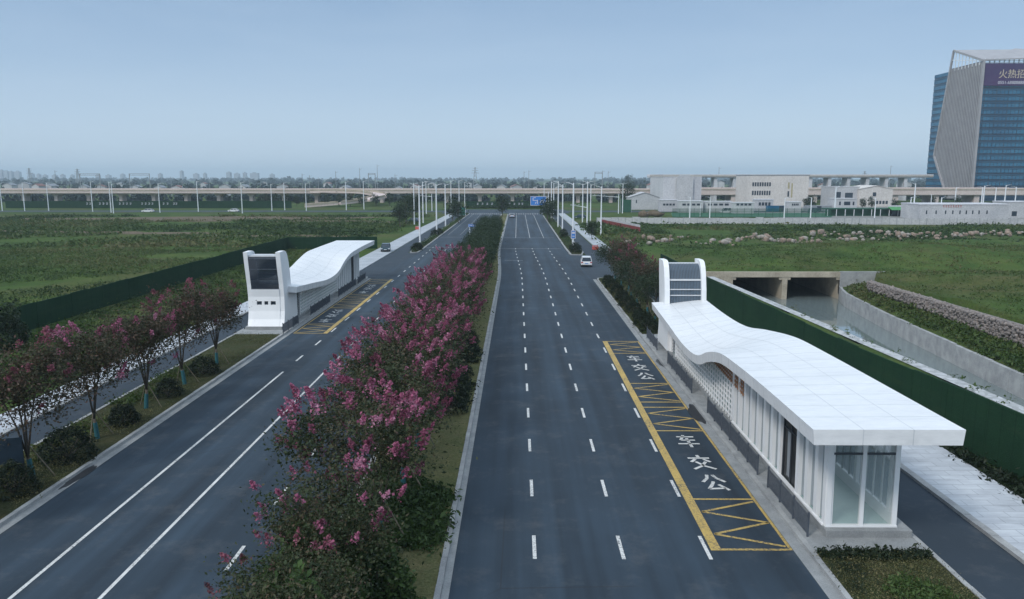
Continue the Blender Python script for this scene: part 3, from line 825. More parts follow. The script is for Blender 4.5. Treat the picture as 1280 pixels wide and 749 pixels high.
    # walls under the tower
    MB().box(-.03, .14, 32.35, 33.0, .45, 3.38).build('tower_wall', 'white_cladding', t)
    MB().box(.36, 2.60, 34.3, 34.45, .45, 3.4).build('tower_wall', 'white_cladding', t)
    return t
st = make_station('white wave roofed bus station beside the canal with its glass end near')
st.location = (12.85, 30.2, 0)
freeze(st)
copy_tree(st, (-23.05, 110.8, 0), math.pi, label='white wave roofed bus station on the left with its dark glass tower end near')

# railings
def make_rail(n, pitch=1.70):
    t = thing('railing', 'r', 'railing', group='grey railings along the bus platforms')
    for i in range(n + 1): MB().box(-.035, .035, i * pitch - .035, i * pitch + .035, 0, 1.06).build('post', 'grey_rail', t)
    p = MB()
    for i in range(n):
        a, b = i * pitch + .05, (i + 1) * pitch - .05
        for z in (.14, .92): p.box(-.02, .02, a, b, z - .02, z + .02)
        k = 0
        while a + k * .11 < b: p.box(-.012, .012, a + k * .11, a + k * .11 + .03, .16, .9); k += 1
    p.build('bars', 'grey_rail', t)
    return t
words_ = ['beside the near glass end', 'in front of the lattice, longest one', 'before the lattice towards the tower', 'beside the tower']
for (y0, n), wd in zip(((29.9, 3), (36.6, 6), (51.3, 5), (64.6, 3)), words_):
    r_ = make_rail(n); r_.location = (12.0, y0, .14); r_['label'] = 'grey platform railing of the right bus station ' + wd
    freeze(r_)
    wl = wd.replace('near glass end', 'far glass end')
    copy_tree(r_, (-10.2 - 12.0, 141 - y0, .14), math.pi, label='grey platform railing of the left bus station ' + wl)

# ------------------------------------------------------------------ vegetation
def blobpts(n, centre, rad, rng, shell=.6):
    d = rng.normal(size=(n, 3)); d /= np.linalg.norm(d, axis=1)[:, None]
    r = (shell + (1 - shell) * rng.random(n)) ** .7
    return np.asarray(centre) + d * (r[:, None] * np.asarray(rad))
def make_myrtle(seed, bloom, h=6.7, rad=2.2, off=0.0, nclump=52, leafm='myrtle_leaf', name='crape_myrtle'):
    rng = np.random.default_rng(seed); rr = random.Random(seed)
    t = thing(name, 'x', 'tree')
    tr = MB(); tips = []
    lean = Vector((rr.uniform(-.15, .15), rr.uniform(-.15, .15), 0))
    fork = Vector((lean.x, lean.y, 1.1 + rr.uniform(-.2, .2)))
    tr.tube([(0, 0, 0), fork * .5 + Vector((0.02, 0, 0)), fork], [.11, .095, .085], 8)
    ns = rr.randint(4, 6)
    for i in range(ns):
        a = 2 * math.pi * (i + rr.uniform(-.3, .3)) / ns; q = rad * rr.uniform(.35, .75); zt = h * rr.uniform(.62, .86)
        mid = fork + Vector((math.cos(a) * q * .38, math.sin(a) * q * .38, (zt - 1.1) * .5)) + Vector((off * .3, 0, 0)); end = Vector((math.cos(a) * q, math.sin(a) * q, zt)) + lean + Vector((off * .8, 0, 0))
        tr.tube([fork, mid, end], [.06, .042, .018], 6)
        for k in range(4):
            s = mid.lerp(end, rr.uniform(0, .9)) if k else mid; b = a + rr.uniform(-1.2, 1.2); e = s + Vector((math.cos(b), math.sin(b), 0)) * rr.uniform(.5, 1.1) * rad * .5 + Vector((0, 0, rr.uniform(.5, 1.6)))
            tr.tube([s, s.lerp(e, .5) + Vector((0, 0, .08)), e], [.026, .018, .008], 5); tips.append(e) if e.z > 2.9 else None
        tips.append(end)
    tr.build('trunk', 'bark', t, smooth=True)
    # foliage sprays: short shoots carrying leaves, clustered unevenly
    cl = [np.array(p) for p in tips]
    for i in range(nclump):
        a = rr.uniform(0, 6.283); u_ = rr.random(); z = 3.0 + (h - 3.3) * u_ ** .8
        env = rad * (0.55 + .55 * math.sin(min(1, (z - 2.0) / (h - 2.2)) * 2.5)) * rr.uniform(.45, 1.08)
        cl.append(np.array([math.cos(a) * env + lean.x + off * z / h, math.sin(a) * env + lean.y, z]))
    P, T = [], []
    for c in cl:
        n = rr.randint(80, 140); s = rr.uniform(.28, .55)
        p = c + rng.normal(size=(n, 3)) * np.array([s, s, s * .7]); P.append(p); T.append(np.clip(rr.uniform(.15, .75) + rng.normal(size=n) * .16, 0, 1))
    P = np.concatenate(P); T = np.concatenate(T)
    V, F, tt = leafcloud(P, .145, .5, .25, rng, T); np_mesh('crown', V, F, leafm, t, tt)
    if bloom:
        P, T = [], []
        nb = int(44 * bloom)
        for i in range(nb):
            a = rr.uniform(0, 6.283); z = 3.0 + (h - 2.7) * rr.random() ** .55
            env = rad * (0.60 + .55 * math.sin(min(1, (z - 2.0) / (h - 2.2)) * 2.5)) * rr.uniform(.75, 1.12)
            c = np.array([math.cos(a) * env + lean.x + off * z / h, math.sin(a) * env + lean.y, z]); d = np.array([math.cos(a) * .7, math.sin(a) * .7, .9]); d /= np.linalg.norm(d)
            n = rr.randint(55, 100); L = rr.uniform(.35, .62); s = rng.random(n)
            p = c + d * (s * L)[:, None] + rng.normal(size=(n, 3)) * ((1.05 - s) * .12)[:, None]
            P.append(p); T.append(np.clip(rr.uniform(.1, .9) + rng.normal(size=n) * .15, 0, 1))
        P = np.concatenate(P); T = np.concatenate(T)
        V, F, tt = leafcloud(P, .095, .9, .2, rng, T); np_mesh('blossoms', V, F, 'myrtle_bloom' if bloom > .5 else 'dull_bloom', t, tt)
    MB().tube([(0, 0, 0), (lean.x * .4, lean.y * .4, .55), (lean.x * .8, lean.y * .8, 1.0)], [.14, .125, .11], 10).build('trunk_wrap', 'teal_wrap', t)
    for k in range(2):
        a = rr.uniform(-.6, .6) + k * 2.4
        MB().tube([(math.cos(a) * .95, math.sin(a) * .95, 0), (lean.x + .05 * math.cos(a), lean.y, 1.75)], [.035, .03], 6).build('support_stake', 'stake_wood', t)
    freeze(t)
    return t
pink = [make_myrtle(100 + i, b, h, r, -1.1, 72) for i, (b, h, r) in enumerate(((1.5, 5.7, 2.5), (1.8, 5.5, 2.45), (1.25, 5.9, 2.6), (1.6, 5.6, 2.45)))]
near = [make_myrtle(160, .75, 5.6, 2.45, -1.1, 72), make_myrtle(161, .30, 5.6, 2.4, -1.0, 72)]
sidem = [make_myrtle(110 + i, b, 6.4, 1.75, 0, 66, 'bronze_leaf') for i, b in enumerate((.62, .52))]
dull = [make_myrtle(120 + i, .4, h, r, 0, 62, 'bronze_leaf') for i, (h, r) in enumerate(((6.3, 1.6), (6.6, 1.65)))]
plain = [make_myrtle(140 + i, 0, h, r, -.5, 60, 'tree_leaf') for i, (h, r) in enumerate(((5.9, 2.25), (5.6, 2.35)))]
USED = set()
def plant(proto, loc, label, group=None, sc_=1.0, rz=None):
    rz = random.uniform(0, 6.28) if rz is None else rz
    s = sc_ * random.uniform(.95, 1.06)
    if proto not in USED:
        USED.add(proto); o = proto; o.location = loc; o.rotation_euler = (0, 0, rz); o.scale = (s,) * 3; o['label'] = label
        if group: o['group'] = group
        return o
    return copy_tree(proto, loc, rz, s, label, group)
# median row
k = 0; y = 29.6; seq = []
while y < 187:
    seq.append(y); y += 5.6 if y < 120 else 6.2
for i, y in enumerate(seq):
    if y < 93: p = pink[(i * 3 + 1) % 4]; lb = 'pink flowering crape myrtle on the median, %s tree from the near end' % ORD[i]
    else: p = plain[i % 2]; lb = 'green crape myrtle without blossom on the median, %s tree from the near end' % ORD[i]
    plant(p, (-5.45 + random.uniform(-.12, .12) + bend(y) * .5, y + random.uniform(-.3, .3), .13), lb, 'crape myrtles along the median', 1.02 if y < 93 else 1.0, random.uniform(-.45, .45))
for x, y, s_, lb in ((-5.5, 24.4, .80, 'low pink crape myrtle rising from the green shrubs at the near median end'), (-5.9, 20.0, .72, 'lowest crape myrtle of the median, mostly below the photo edge')):
    plant(near[0] if s_ == .8 else near[1], (x, y, .13), lb, 'crape myrtles along the median', s_, .1)
# left bed row
for i, y in enumerate((35.9, 41.8, 47.6, 53.4, 59.4)):
    plant((dull[1], sidem[0], sidem[1], dull[1], dull[0])[i], (-23.9, y, .13), 'crape myrtle in the left roadside bed, %s from the near end' % ORD[i], 'crape myrtles along the left roadside bed', .98)
plant(dull[1], (-24.0, 30.2, .13), 'sparse crape myrtle in the left roadside bed, cut by the photo edge', 'crape myrtles along the left roadside bed', .95)
# right bed beyond the tower
for i, y in enumerate((76, 81.5, 87, 92.5, 98, 103.5, 109)):
    plant((plain[0], dull[0], plain[1], dull[1])[i % 4], (14.0 + random.uniform(-.3, .3), y, .13), 'dark crape myrtle behind the right station tower, %s from the tower' % ORD[i], 'crape myrtles behind the right station tower', .95)

def make_shrub(seed, r, h, mat='shrub_leaf', n=2600, leaf=.11, name='round_shrub', ragged=.12):
    rng = np.random.default_rng(seed); t = thing(name, 'x', 'shrub')
    d = rng.normal(size=(n, 3)); d[:, 2] = np.abs(d[:, 2]); d /= np.linalg.norm(d, axis=1)[:, None]
    ph = rng.uniform(0, 6.28, 4); az = np.arctan2(d[:, 1], d[:, 0])
    lump = 1 + ragged * (np.sin(3 * az + ph[0]) + np.sin(5 * az + ph[1] + 3 * d[:, 2]) + np.sin(7 * d[:, 2] * 2 + ph[2])) / 1.6
    q = (.80 + .22 * rng.random(n)) * lump
    P = d * q[:, None] * np.array([r, r, h * .98]); P[:, 2] += .06
    V, F, tt = leafcloud(P, leaf, .55, .3, rng, np.clip(.4 + .3 * (lump - 1) / ragged * .6 + rng.normal(size=n) * .2, 0, 1)); np_mesh('foliage', V, F, mat, t, tt)
    c = MB(); 
    for i in range(6):
        a = i * 1.05; c.tube([(0, 0, 0), (math.cos(a) * r * .35, math.sin(a) * r * .35, h * .35), (math.cos(a) * r * .6, math.sin(a) * r * .6, h * .6)], [.05, .03, .015], 5)
    c.build('stem', 'bark', t); freeze(t); return t
shr = [make_shrub(200, 1.0, 1.35), make_shrub(201, 1.1, 1.25), make_shrub(202, .85, 1.1)]
big = [make_shrub(210, 1.75, 2.9, 'bright_leaf', 5200, .19, 'large_shrub', .2), make_shrub(211, 1.5, 2.5, 'bright_leaf', 4400, .18, 'large_shrub', .22)]
wild = [make_shrub(220, 2.2, 3.2, 'tree_leaf', 4600, .26, 'wild_bush', .22), make_shrub(221, 1.6, 2.0, 'tree_leaf', 3000, .22, 'wild_bush', .25)]
for i, (y, s) in enumerate(((34.1, 1.1), (38.6, 1.25), (44.4, 1.08), (50.4, .95), (56.3, 1.05))):
    plant(shr[i % 3], (-23.7, y, .13), 'dark clipped round shrub in the left roadside bed, %s from the near end' % ORD[i], 'round shrubs in the left roadside bed', s)
plant(shr[1], (-24.3, 31.2, .13), 'dark round shrub at the left photo edge behind the navy board', 'round shrubs in the left roadside bed', 1.2)
for i, y in enumerate((72.6, 75.8, 79, 83, 87.5, 92, 97, 102, 107)):
    plant(shr[i % 3], (12.75, y, .13), 'round shrub on the kerb side behind the right tower, %s from the tower' % ORD[i], 'round shrubs behind the right station tower', 1.0)
for i, (x, y, s) in enumerate(((-4.3, 47, 1.0), (-4.2, 50, .95), (-4.4, 53, 1.05), (-4.3, 56, .9), (-4.2, 61, .85), (-4.3, 64, 1.0), (-4.4, 67.5, .9))):
    plant(shr[(i + 1) % 3], (x, y, .13), 'dark low shrub on the right side of the median grass, %s from the near end' % ORD[i], 'dark shrubs under the median trees', s)
for i, (x, y, s, p) in enumerate(((-6.9, 23.2, 1.1, 0), (-7.0, 26.6, 1.0, 1), (-6.2, 19.9, 1.15, 0), (-4.9, 24.6, .85, 1), (-5.3, 21.2, .9, 1))):
    plant(big[p], (x, y, .13), ('large bright green shrub at the near end of the median, by the left kerb', 'green shrub just below the first pink median tree', 'widest green shrub on the median at the photo bottom', 'green shrub nearest the right kerb of the median', 'green shrub in the middle of the median at the photo bottom')[i], 'green shrubs at the near end of the median', s)
for i, (x, y, s, p) in enumerate(((-46, 66, 1.1, 0), (-50, 60, 1.0, 1), (-53, 67, 1.15, 1), (-44, 56, .8, 1), (-40, 47, .7, 1), (-49, 75, .7, 1), (-42, 40, .9, 0), (-46, 46, .9, 1))):
    plant(wild[p], (x, y, -.05), ('tall dark round bush standing at the near end of the left hoarding',)[0] if i == 0 else 'wild bush in the rough grass left of the pavement, %s in the clump' % ORD[i], 'wild bushes left of the pavement', s)
for i, (px, py) in enumerate(((575, 400), )): pass
for i, (x, y) in enumerate(((11.6, 152), (11.9, 158), (11.7, 190), (12.0, 200), (-20.6, 156), (-20.7, 160), (-21.0, 196), (-20.8, 203))):
    plant(shr[i % 3], (x, y, .13), 'round shrub on the far %s island, %s from the near nose' % ('right' if x > 0 else 'left', ORD[i % 4]), 'round shrubs on the far islands', 1.15)

# generic broad trees for the middle distance
def make_tree(seed, h, r, mat='tree_leaf', name='broad_tree', n=46, leaf=.42):
    rng = np.random.default_rng(seed); rr = random.Random(seed); t = thing(name, 'x', 'tree')
    tr = MB(); tr.tube([(0, 0, 0), (.1, 0, h * .3), (0, .1, h * .55), (.05, .05, h * .85)], [.05 * h * .5, .045 * h * .45, .03 * h * .4, .01 * h], 7)
    P, T = [], []
    for i in range(n):
        a = rr.uniform(0, 6.28); z = h * rr.uniform(.32, .97); e = r * math.sin(math.pi * min(1, max(.08, (z / h - .22) / .80))) ** .6 * rr.uniform(.3, 1.05)
        c = Vector((math.cos(a) * e, math.sin(a) * e, z)); 
        if i % 3 == 0: tr.tube([(0, 0, z * .7), c * .5 + Vector((0, 0, z * .42)), c], [.07, .04, .02], 5)
        m = rr.randint(24, 44); P.append(np.array(c) + rng.normal(size=(m, 3)) * r * .2); T.append(np.clip(rr.uniform(.15, .85) + rng.normal(size=m) * .15, 0, 1))
    tr.build('trunk', 'bark', t)
    V, F, tt = leafcloud(np.concatenate(P), leaf, .6, .3, rng, np.concatenate(T)); np_mesh('crown', V, F, mat, t, tt); freeze(t); return t
tall = [make_tree(300, 8, 2.8), make_tree(301, 7, 3.0), make_tree(302, 10, 3.4)]
small = [make_tree(310, 5, 1.5, n=26, leaf=.34, name='young_tree'), make_tree(311, 5.5, 1.7, n=28, leaf=.34, name='young_tree')]
tree_spots = [  # px, base py, height scale, proto, words
    (628, 271, 1.0, tall[1], 'lone dark tree on the far tip of the median'),
    (566, 276, .95, tall[0], 'dark tree on the far left corner by the green sign'), (573, 279, .9, tall[1], 'dark tree just left of the green sign board'),
    (684, 276, 1.0, tall[0], 'dark tree beside the blue direction sign'), (690, 278, .9, tall[1], 'dark tree right of the blue direction sign, nearer the camera'),
    (508, 281, .85, tall[2], 'tall dark tree behind the left lamp posts'), (500, 284, .9, tall[0], 'tall tree left of the far left lamp posts'), (516, 276, 1.2, tall[1], 'dark tree amid the far left lamp posts'),
    (784, 261, 1.2, tall[2], 'blue green tree left of the white hut'), (786, 226.8, 1.75, tall[2], 'large round tree towering on the far skyline'),
    (740, 300, .6, tall[1], 'low leafy tree at the end of the right pale path')]
for px, py, s, p, lb in tree_spots:
    g = G(px, max(py, 240)); 
    if py < 240: g = Vector((XD(px, 900), 900, 0))
    plant(p, (g.x, g.y, 0), lb, None, s)
for i, px in enumerate((325, 333, 345, 358, 371, 383, 410, 424, 438, 452, 470, 487)):
    g = G(px, 258.6 - (i % 3) * .3); plant(small[i % 2], (g.x, g.y, 0), 'young street tree in the row beyond the left field, %s from the left' % ORD[i], 'young street trees beyond the left field', 1.2)
for i, (px, py) in enumerate(((1007, 262), (1015, 262), (1078, 262), (1089, 262), (1118, 264), (1196, 262), (1166, 258))):
    g = G(px, py); plant(small[i % 2], (g.x, g.y, 0), 'small dark tree among the right hand yard buildings, %s from the left' % ORD[i], 'small trees in the right yard', 1.1)

# loose vegetation: one object per carpet of weeds, grass or ground cover
def carpet(name, mat, pts, per, spread, leaf, hgt, aspect=.4, label=None, zf=None):
    pts = np.asarray(pts, float); n = len(pts)
    sz = RNG.uniform(.5, 1.3, n)
    P = np.repeat(pts, per, 0); s = np.repeat(sz, per)
    off = RNG.normal(size=(len(P), 3)); off[:, 2] = np.abs(off[:, 2])
    P = P + off * np.array([spread, spread, hgt]) * s[:, None]
    big_ = np.array([clump_noise(p[0], p[1], .045) + .6 * clump_noise(p[0] + 40, p[1], .13) for p in pts]) * .21
    T = np.clip(np.repeat(RNG.random(n) * .5 + .22 + big_, per) + RNG.normal(size=len(P)) * .13, 0, 1)
    V, F, tt = leafcloud(P, leaf * np.repeat(sz, per), aspect, .1, RNG, T)
    o = np_mesh(name, V, F, mat, None, tt); o['kind'] = 'stuff'; return o
def scatter(n, x0, x1, y0, y1, ok=None, zf=lambda x, y: 0):
    out = []
    while len(out) < n:
        x, y = RNG.uniform(x0, x1), RNG.uniform(y0, y1)
        if ok is None or ok(x, y): out.append((x, y, zf(x, y)))
    return out
def clump_noise(x, y, s=.12): return math.sin(x * s + 1.3 * math.sin(y * s * .7)) + math.sin(y * s * 1.3 + 2.1 * math.sin(x * s * .6 + 1)) 
SOIL = [(-150, 212, 30, 6), (-106, 208, 18, 5), (-60, 196, 19, 4), (-120, 280, 64, 16), (-60, 262, 24, 7), (-88, 205, 10, 3), (-190, 225, 34, 7)]
def off_soil(x, y): return all(((x - a) / c) ** 2 + ((y - b) / d) ** 2 > random.uniform(.5, 1.1) for a, b, c, d in SOIL)
# left field
carpet('weeds', 'weed_leaf', scatter(7000, -130, -48.6, 62, 160, lambda x, y: clump_noise(x, y) > -1.2), 16, .6, .30, .24)
carpet('weeds', 'weed_leaf', scatter(4200, -190, -34, 163, 300, lambda x, y: clump_noise(x, y, .07) > -1.0 and x < -32 and off_soil(x, y)), 14, .9, .7, .35)
carpet('weeds', 'weed_leaf', scatter(2600, -47, -33, 28, 157, lambda x, y: clump_noise(x, y, .25) > -.5), 14, .32, .28, .2)
# right embankment and rough ground
okr = lambda x, y: (x > Gab(y) + 1.2 or y > PORTAL + 1) and clump_noise(x, y, .14) > -1.3
carpet('weeds', 'weed_leaf', scatter(6500, 29, 150, 60, 165, okr, tz), 14, .55, .26, .16)
carpet('weeds', 'weed_leaf', scatter(2400, 20, 200, 165, 245, lambda x, y: clump_noise(x, y, .09) > -.9, lambda x, y: 0), 14, .9, .7, .3)
carpet('weeds', 'bright_leaf', scatter(900, 20, 40, 205, 243), 16, .9, .8, .35)
carpet('weeds', 'weed_leaf', scatter(700, 44, 54, 45, 118, lambda x, y: Rwall(y) + .6 < x < Gab(y) - .3, lambda x, y: -2.0 + (Zgb(y) + 2) * max(0, (x - Rwall(y)) / (Gab(y) - Rwall(y))) ** 1.3), 22, .3, .34, .22)
carpet('weeds', 'shrub_leaf', scatter(520, 23.5, 26, 20, 112, lambda x, y: x < interp(y, [(8, 26.2), (36, 24.9), (52, 23.3), (88, 22.2)]) - .25 and x > 23.4 - .6 * sstep(40, 110, y), lambda x, y: 0), 26, .26, .22, .14)
carpet('weeds', 'weed_leaf', scatter(40, 31, 36, 30, 117, lambda x, y: Lbank(y) - 2.4 < x < Lbank(y) - 1.1), 12, .2, .2, .14)
# beds
carpet('ground_cover', 'grass_leaf', scatter(2600, 11.9, 16.2, 18, 28.5, None, lambda x, y: .13), 10, .16, .06, .10)
carpet('ground_cover', 'bright_leaf', scatter(260, 13.2, 15.4, 23.2, 26.6, lambda x, y: ((x - 14.3) / 1.0) ** 2 + ((y - 25) / 1.5) ** 2 < 1, lambda x, y: .13), 34, .16, .13, .12)
carpet('ground_cover', 'shrub_leaf', scatter(240, 11.95, 16.2, 28.0, 28.55, None, lambda x, y: .13), 20, .1, .15, .10)
carpet('ground_cover', 'shrub_leaf', scatter(420, 12, 16, 20, 27.6, lambda x, y: clump_noise(x, y, 1.1) > .5, lambda x, y: .13), 16, .2, .08, .1)
carpet('ground_cover', 'weed_leaf', scatter(1500, 11.9, 16.2, 71.8, 112, None, lambda x, y: .13), 12, .25, .12, .15)
carpet('ground_cover', 'grass_leaf', scatter(2600, -26.6, -22.5, 28, 71, lambda x, y: clump_noise(x, y, .6) > -.8, lambda x, y: .13), 10, .2, .07, .12)
carpet('ground_cover', 'weed_leaf', scatter(260, -26.6, -24.6, 27, 60, lambda x, y: clump_noise(x, y, .7) > .1, lambda x, y: .13), 22, .25, .18, .14)
carpet('ground_cover', 'grass_leaf', scatter(5200, -7.3, -3.1, 26, 118, None, lambda x, y: .13), 9, .16, .05, .12, .25)
carpet('ground_cover', 'bright_leaf', scatter(1500, -7.2, -3.15, 16, 38, lambda x, y: clump_noise(x, y, .5) > -.9, lambda x, y: .13), 26, .22, .2, .14)
carpet('ground_cover', 'shrub_leaf', scatter(1000, -7.2, -3.3, 44, 70, lambda x, y: clump_noise(x, y, .4) > -.5, lambda x, y: .13), 22, .22, .22, .13)
carpet('ground_cover', 'weed_leaf', scatter(1600, -8.2, -4.4, 112, 240, None, lambda x, y: .13), 14, .3, .3, .22)
carpet('ground_cover', 'bright_leaf', scatter(900, 10.5, 12.8, 150, 318, None, lambda x, y: .13), 12, .3, .2, .25)
carpet('ground_cover', 'bright_leaf', scatter(900, -21.4, -20.2, 153, 318, None, lambda x, y: .13), 12, .3, .2, .25)
# soil patches in the fields
for i, (cx, cy, rx, ry) in enumerate(SOIL):
    blob('bare_soil', 'bare_soil', cx, cy, rx, ry, -.03 + i * .003, 40 + i, 90, .6)
blob('bare_soil', 'bare_soil', 84, 186, 46, 9, -.03, 60, 90, .3)

# rubble boulders
rock_protos = []
for i in range(8):
    V, F = stones(np.zeros((1, 3)), [1.0], np.random.default_rng(500 + i)); V[:, 2] = np.sign(V[:, 2]) * np.abs(V[:, 2]) ** 1.0; V[:, 2] = np.minimum(V[:, 2], .62) * .75 + .3
    o = np_mesh('boulder', V, F, 'stone_pink' if i % 8 in (0, 2, 3, 6, 7) else 'stone_grey'); rock_protos.append(o)
nrock = 0
RL = 'rough pale pinkish rubble boulder in the heap across the right field'
def put_rock(p, s, k):
    global nrock
    o = rock_protos[k % 8] if nrock < 8 else rock_protos[k % 8].copy()
    if nrock < 8: o = rock_protos[nrock]
    else: C.objects.link(o)
    o.location = p; o.scale = (s * random.uniform(.8, 1.35), s, s * random.uniform(1.1, 1.7)); o.rotation_euler = (0, 0, random.uniform(0, 6.28))
    tag(o, RL, 'boulder', 'rubble boulders across the right field'); nrock += 1
heaps = [(800, 303), (812, 299), (838, 301), (850, 297), (882, 303), (892, 301), (905, 302), (918, 304), (925, 301), (940, 298), (948, 296), (962, 298), (975, 302), (985, 300), (995, 302), (1010, 299), (1018, 292), (1028, 300), (1040, 291), (1047, 298),
         (1062, 298), (1072, 292), (1086, 289), (1090, 298), (1105, 296), (1117, 293), (1130, 290), (1135, 295), (1147, 294), (1158, 292), (1165, 296), (1178, 293), (1190, 292), (1205, 294), (1215, 291), (1225, 293), (1240, 292), (1252, 291), (1262, 292), (1270, 290)]
for i, (px, py) in enumerate(heaps):
    g = G(px, py + 2, .2)
    for k in range(random.randint(4, 8)):
        q = Vector((g.x + random.gauss(0, 1.7), g.y + random.gauss(0, 2.2), .1 + random.uniform(0, .5)))
        put_rock(q, random.choice((.25, .32, .4, .5, .62, .85)), random.randint(0, 7))

# ------------------------------------------------------------------ street lamps
def make_lamp(double=False, h=13.2, arm=1.6):
    t = thing('street_lamp', 'x', 'street lamp')
    MB().tube([(0, 0, 0), (0, 0, .4), (0, 0, h * .5), (0, 0, h)], [.24, .20, .18, .13], 10).build('pole', 'lamp_white', t)
    MB().box(-.25, .25, -.25, .25, 0, .12).build('base_plate', 'concrete', t)
    for s in ((1, -1) if double else (1,)):
        MB().tube([(0, 0, h - .4), (s * arm * .5, 0, h - .02), (s * arm, 0, h + .12)], [.06, .05, .045], 8).build('arm', 'lamp_white', t)
        MB().box(s * arm - .1 if s > 0 else -arm - .75, s * arm + .75 if s > 0 else -arm + .1, -.15, .15, h + .06, h + .19).build('lamp_head', 'mid_grey', t, bevel=.03)
    freeze(t); return t
lamp1, lamp2, lamp3 = make_lamp(), make_lamp(True), make_lamp(False, 7.5, 1.1)
LL = []
for px, py, p, face, lb in ((716, 312, lamp1, 1, 'white street lamp with a small blue sign on the far right island'), (703, 290, lamp1, 1, 'white street lamp on the far right island behind the blue sign lamp'),
        (697.5, 285, lamp1, 1, 'white street lamp nearest the road on the far right'), (728, 280, lamp2, 0, 'double armed white lamp right of the pale path'), (733.7, 287, lamp2, 0, 'double armed white lamp by the pale path railing'),
        (751, 294, lamp1, 1, 'tall white lamp rising behind the right station trees'), (738, 277, lamp1, 0, 'white lamp behind the double armed pair on the right'), (689, 274, lamp1, 0, 'white lamp by the blue direction sign'), (692, 268, lamp1, 0, 'white lamp on the far crossing right corner'),
        (680, 262, lamp1, 0, 'white lamp beyond the crossing, right of the carriageway'), (525, 303.5, lamp2, 0, 'double armed white lamp nearest on the far left island'), (546, 295, lamp1, 0, 'white lamp on the far left island by the bushes'),
        (518, 281, lamp2, 0, 'double armed white lamp left of the pale left path'), (529, 279, lamp1, 0, 'white lamp on the outer side of the left path'), (557, 284, lamp1, 0, 'white lamp at the rear of the far left island'), (533, 268, lamp1, 0, 'white lamp at the far left crossing corner'),
        (564, 268, lamp1, 0, 'white lamp behind the dark trees at left'), (581, 258, lamp1, 0, 'white lamp beyond the crossing left of the carriageway'), (574, 262, lamp1, 0, 'white lamp left of the carriageway at the crossing'), (778, 267, lamp2, 0, 'double armed lamp left of the white hut')):
    g = G(px, py); plant(p, (g.x, g.y, 0), lb, 'white street lamps along the main road', .98, math.pi if face else 0)
for i, (px, py) in enumerate(((3, 264), (31, 264), (61, 264), (116, 265), (139, 266), (142, 267), (200, 266), (248, 265), (303, 267), (340, 264), (356, 263), (383, 264), (433, 263), (455, 262))):
    g = G(px, py); plant(lamp1, (g.x, g.y, 0), 'white street lamp along the cross street left of the main road, %s from the left' % ORD[i], 'white street lamps along the cross street', .95, 0)
for i, (px, py, s) in enumerate(((862, 273, 1), (875, 271, .7), (887, 273, 1), (980, 273, 1), (1013, 273, 1), (1043, 268, 1.4), (1093, 273, 1), (1137, 273, 1.05), (1142, 262, 1.6), (1175, 273, 1.05), (1163, 262, .9), (1193, 261, 1.4), (1226, 261, 1.4), (1228, 263, 1.4), (1243, 260, 1.4), (1255, 260, 1.4), (1268, 260, 1.4), (1279, 271, 1.0))):
    g = G(px, py); plant(lamp3, (g.x, g.y, 0), 'yard lamp standing behind the pale fence wall, %s from the left' % ORD[i], 'lamps in the right hand yard', s, 0 if i % 2 else math.pi)
# camera gantry arms
def make_camera_pole(px, py, h, arm, s, lb):
    g = G(px, py); t = thing('camera_pole', lb, 'traffic pole', (g.x, g.y, 0))
    MB().tube([(0, 0, 0), (0, 0, h)], [.2, .13], 10).build('pole', 'lamp_white', t)
    MB().tube([(0, 0, h * .82), (s * arm, 0, h * .92)], [.1, .06], 8).build('arm', 'lamp_white', t)
    for k in range(3): MB().box(s * arm * (.5 + .22 * k) - .2, s * arm * (.5 + .22 * k) + .2, -.25, .25, h * .9, h * .9 + .35).build('camera', 'mid_grey', t)
make_camera_pole(773, 267, 8.2, 12, -1, 'white pole with a long camera arm reaching left over the yard')
make_camera_pole(734, 286, 7.5, 5, -1, 'white traffic pole with a short arm beside the pale path')
make_camera_pole(540, 264, 7.8, 9, -1, 'white traffic pole with a long arm left of the crossing')
# ------------------------------------------------------------------ signs
def sign_on_posts(name, lb, cat, p, w, h, z0, mat, posts, marks=None, face='lamp_white', rz=0, border=True):
    t = thing(name, lb, cat, p, rz)
    MB().box(-w / 2, w / 2, -.05, .05, z0, z0 + h).build('panel', mat, t)
    if border:
        b = MB(); e = .04 * h + .03
        for a in ((-w/2, w/2, z0, z0 + e), (-w/2, w/2, z0 + h - e, z0 + h), (-w/2, -w/2 + e, z0 + e, z0 + h - e), (w/2 - e, w/2, z0 + e, z0 + h - e)): b.box(a[0], a[1], -.058, -.051, a[2], a[3])
        b.build('border', 'banner_white', t)
    for x in posts: MB().tube([(x, .1, 0), (x, .1, z0 + h * .9)], [.1, .08], 8).build('post', 'lamp_white', t)
    if marks:
        m = MB()
        for a, b, w_ in marks: m.bar((a[0], -.065, z0 + a[1]), (b[0], -.065, z0 + b[1]), w_, .01, up=(0, 1, 0))
        m.build('marking', 'banner_white', t)
    return t
gy = 352
sx = XD(673, gy)
MKS = [((-2.4, 2.2), (-2.4, 3.4), .35), ((-2.4, 3.4), (-1.2, 3.6), .3), ((-2.4, 2.3), (-.4, 2.3), .3), ((-.4, .8), (-.4, 2.6), .35), ((-1.4, .8), (-1.0, 1.6), .3), ((.6, 2.0), (2.6, 2.4), .35), ((2.0, 1.0), (2.8, 2.4), .3), ((1.0, .7), (1.0, 1.8), .3)]
dsg = sign_on_posts('direction_sign', 'large blue overhead direction sign at the far crossing', 'road sign', (sx, gy, 0), 7.2, 4.2, ZD(257, gy), 'blue_sign', (), MKS)
MB().tube([(4.6, .1, 0), (4.6, .1, 8.4)], [.2, .15], 8).build('post', 'lamp_white', dsg); MB().tube([(4.6, .2, 6.0), (-2.5, .2, 6.0)], [.12, .1], 8).build('arm', 'lamp_white', dsg)
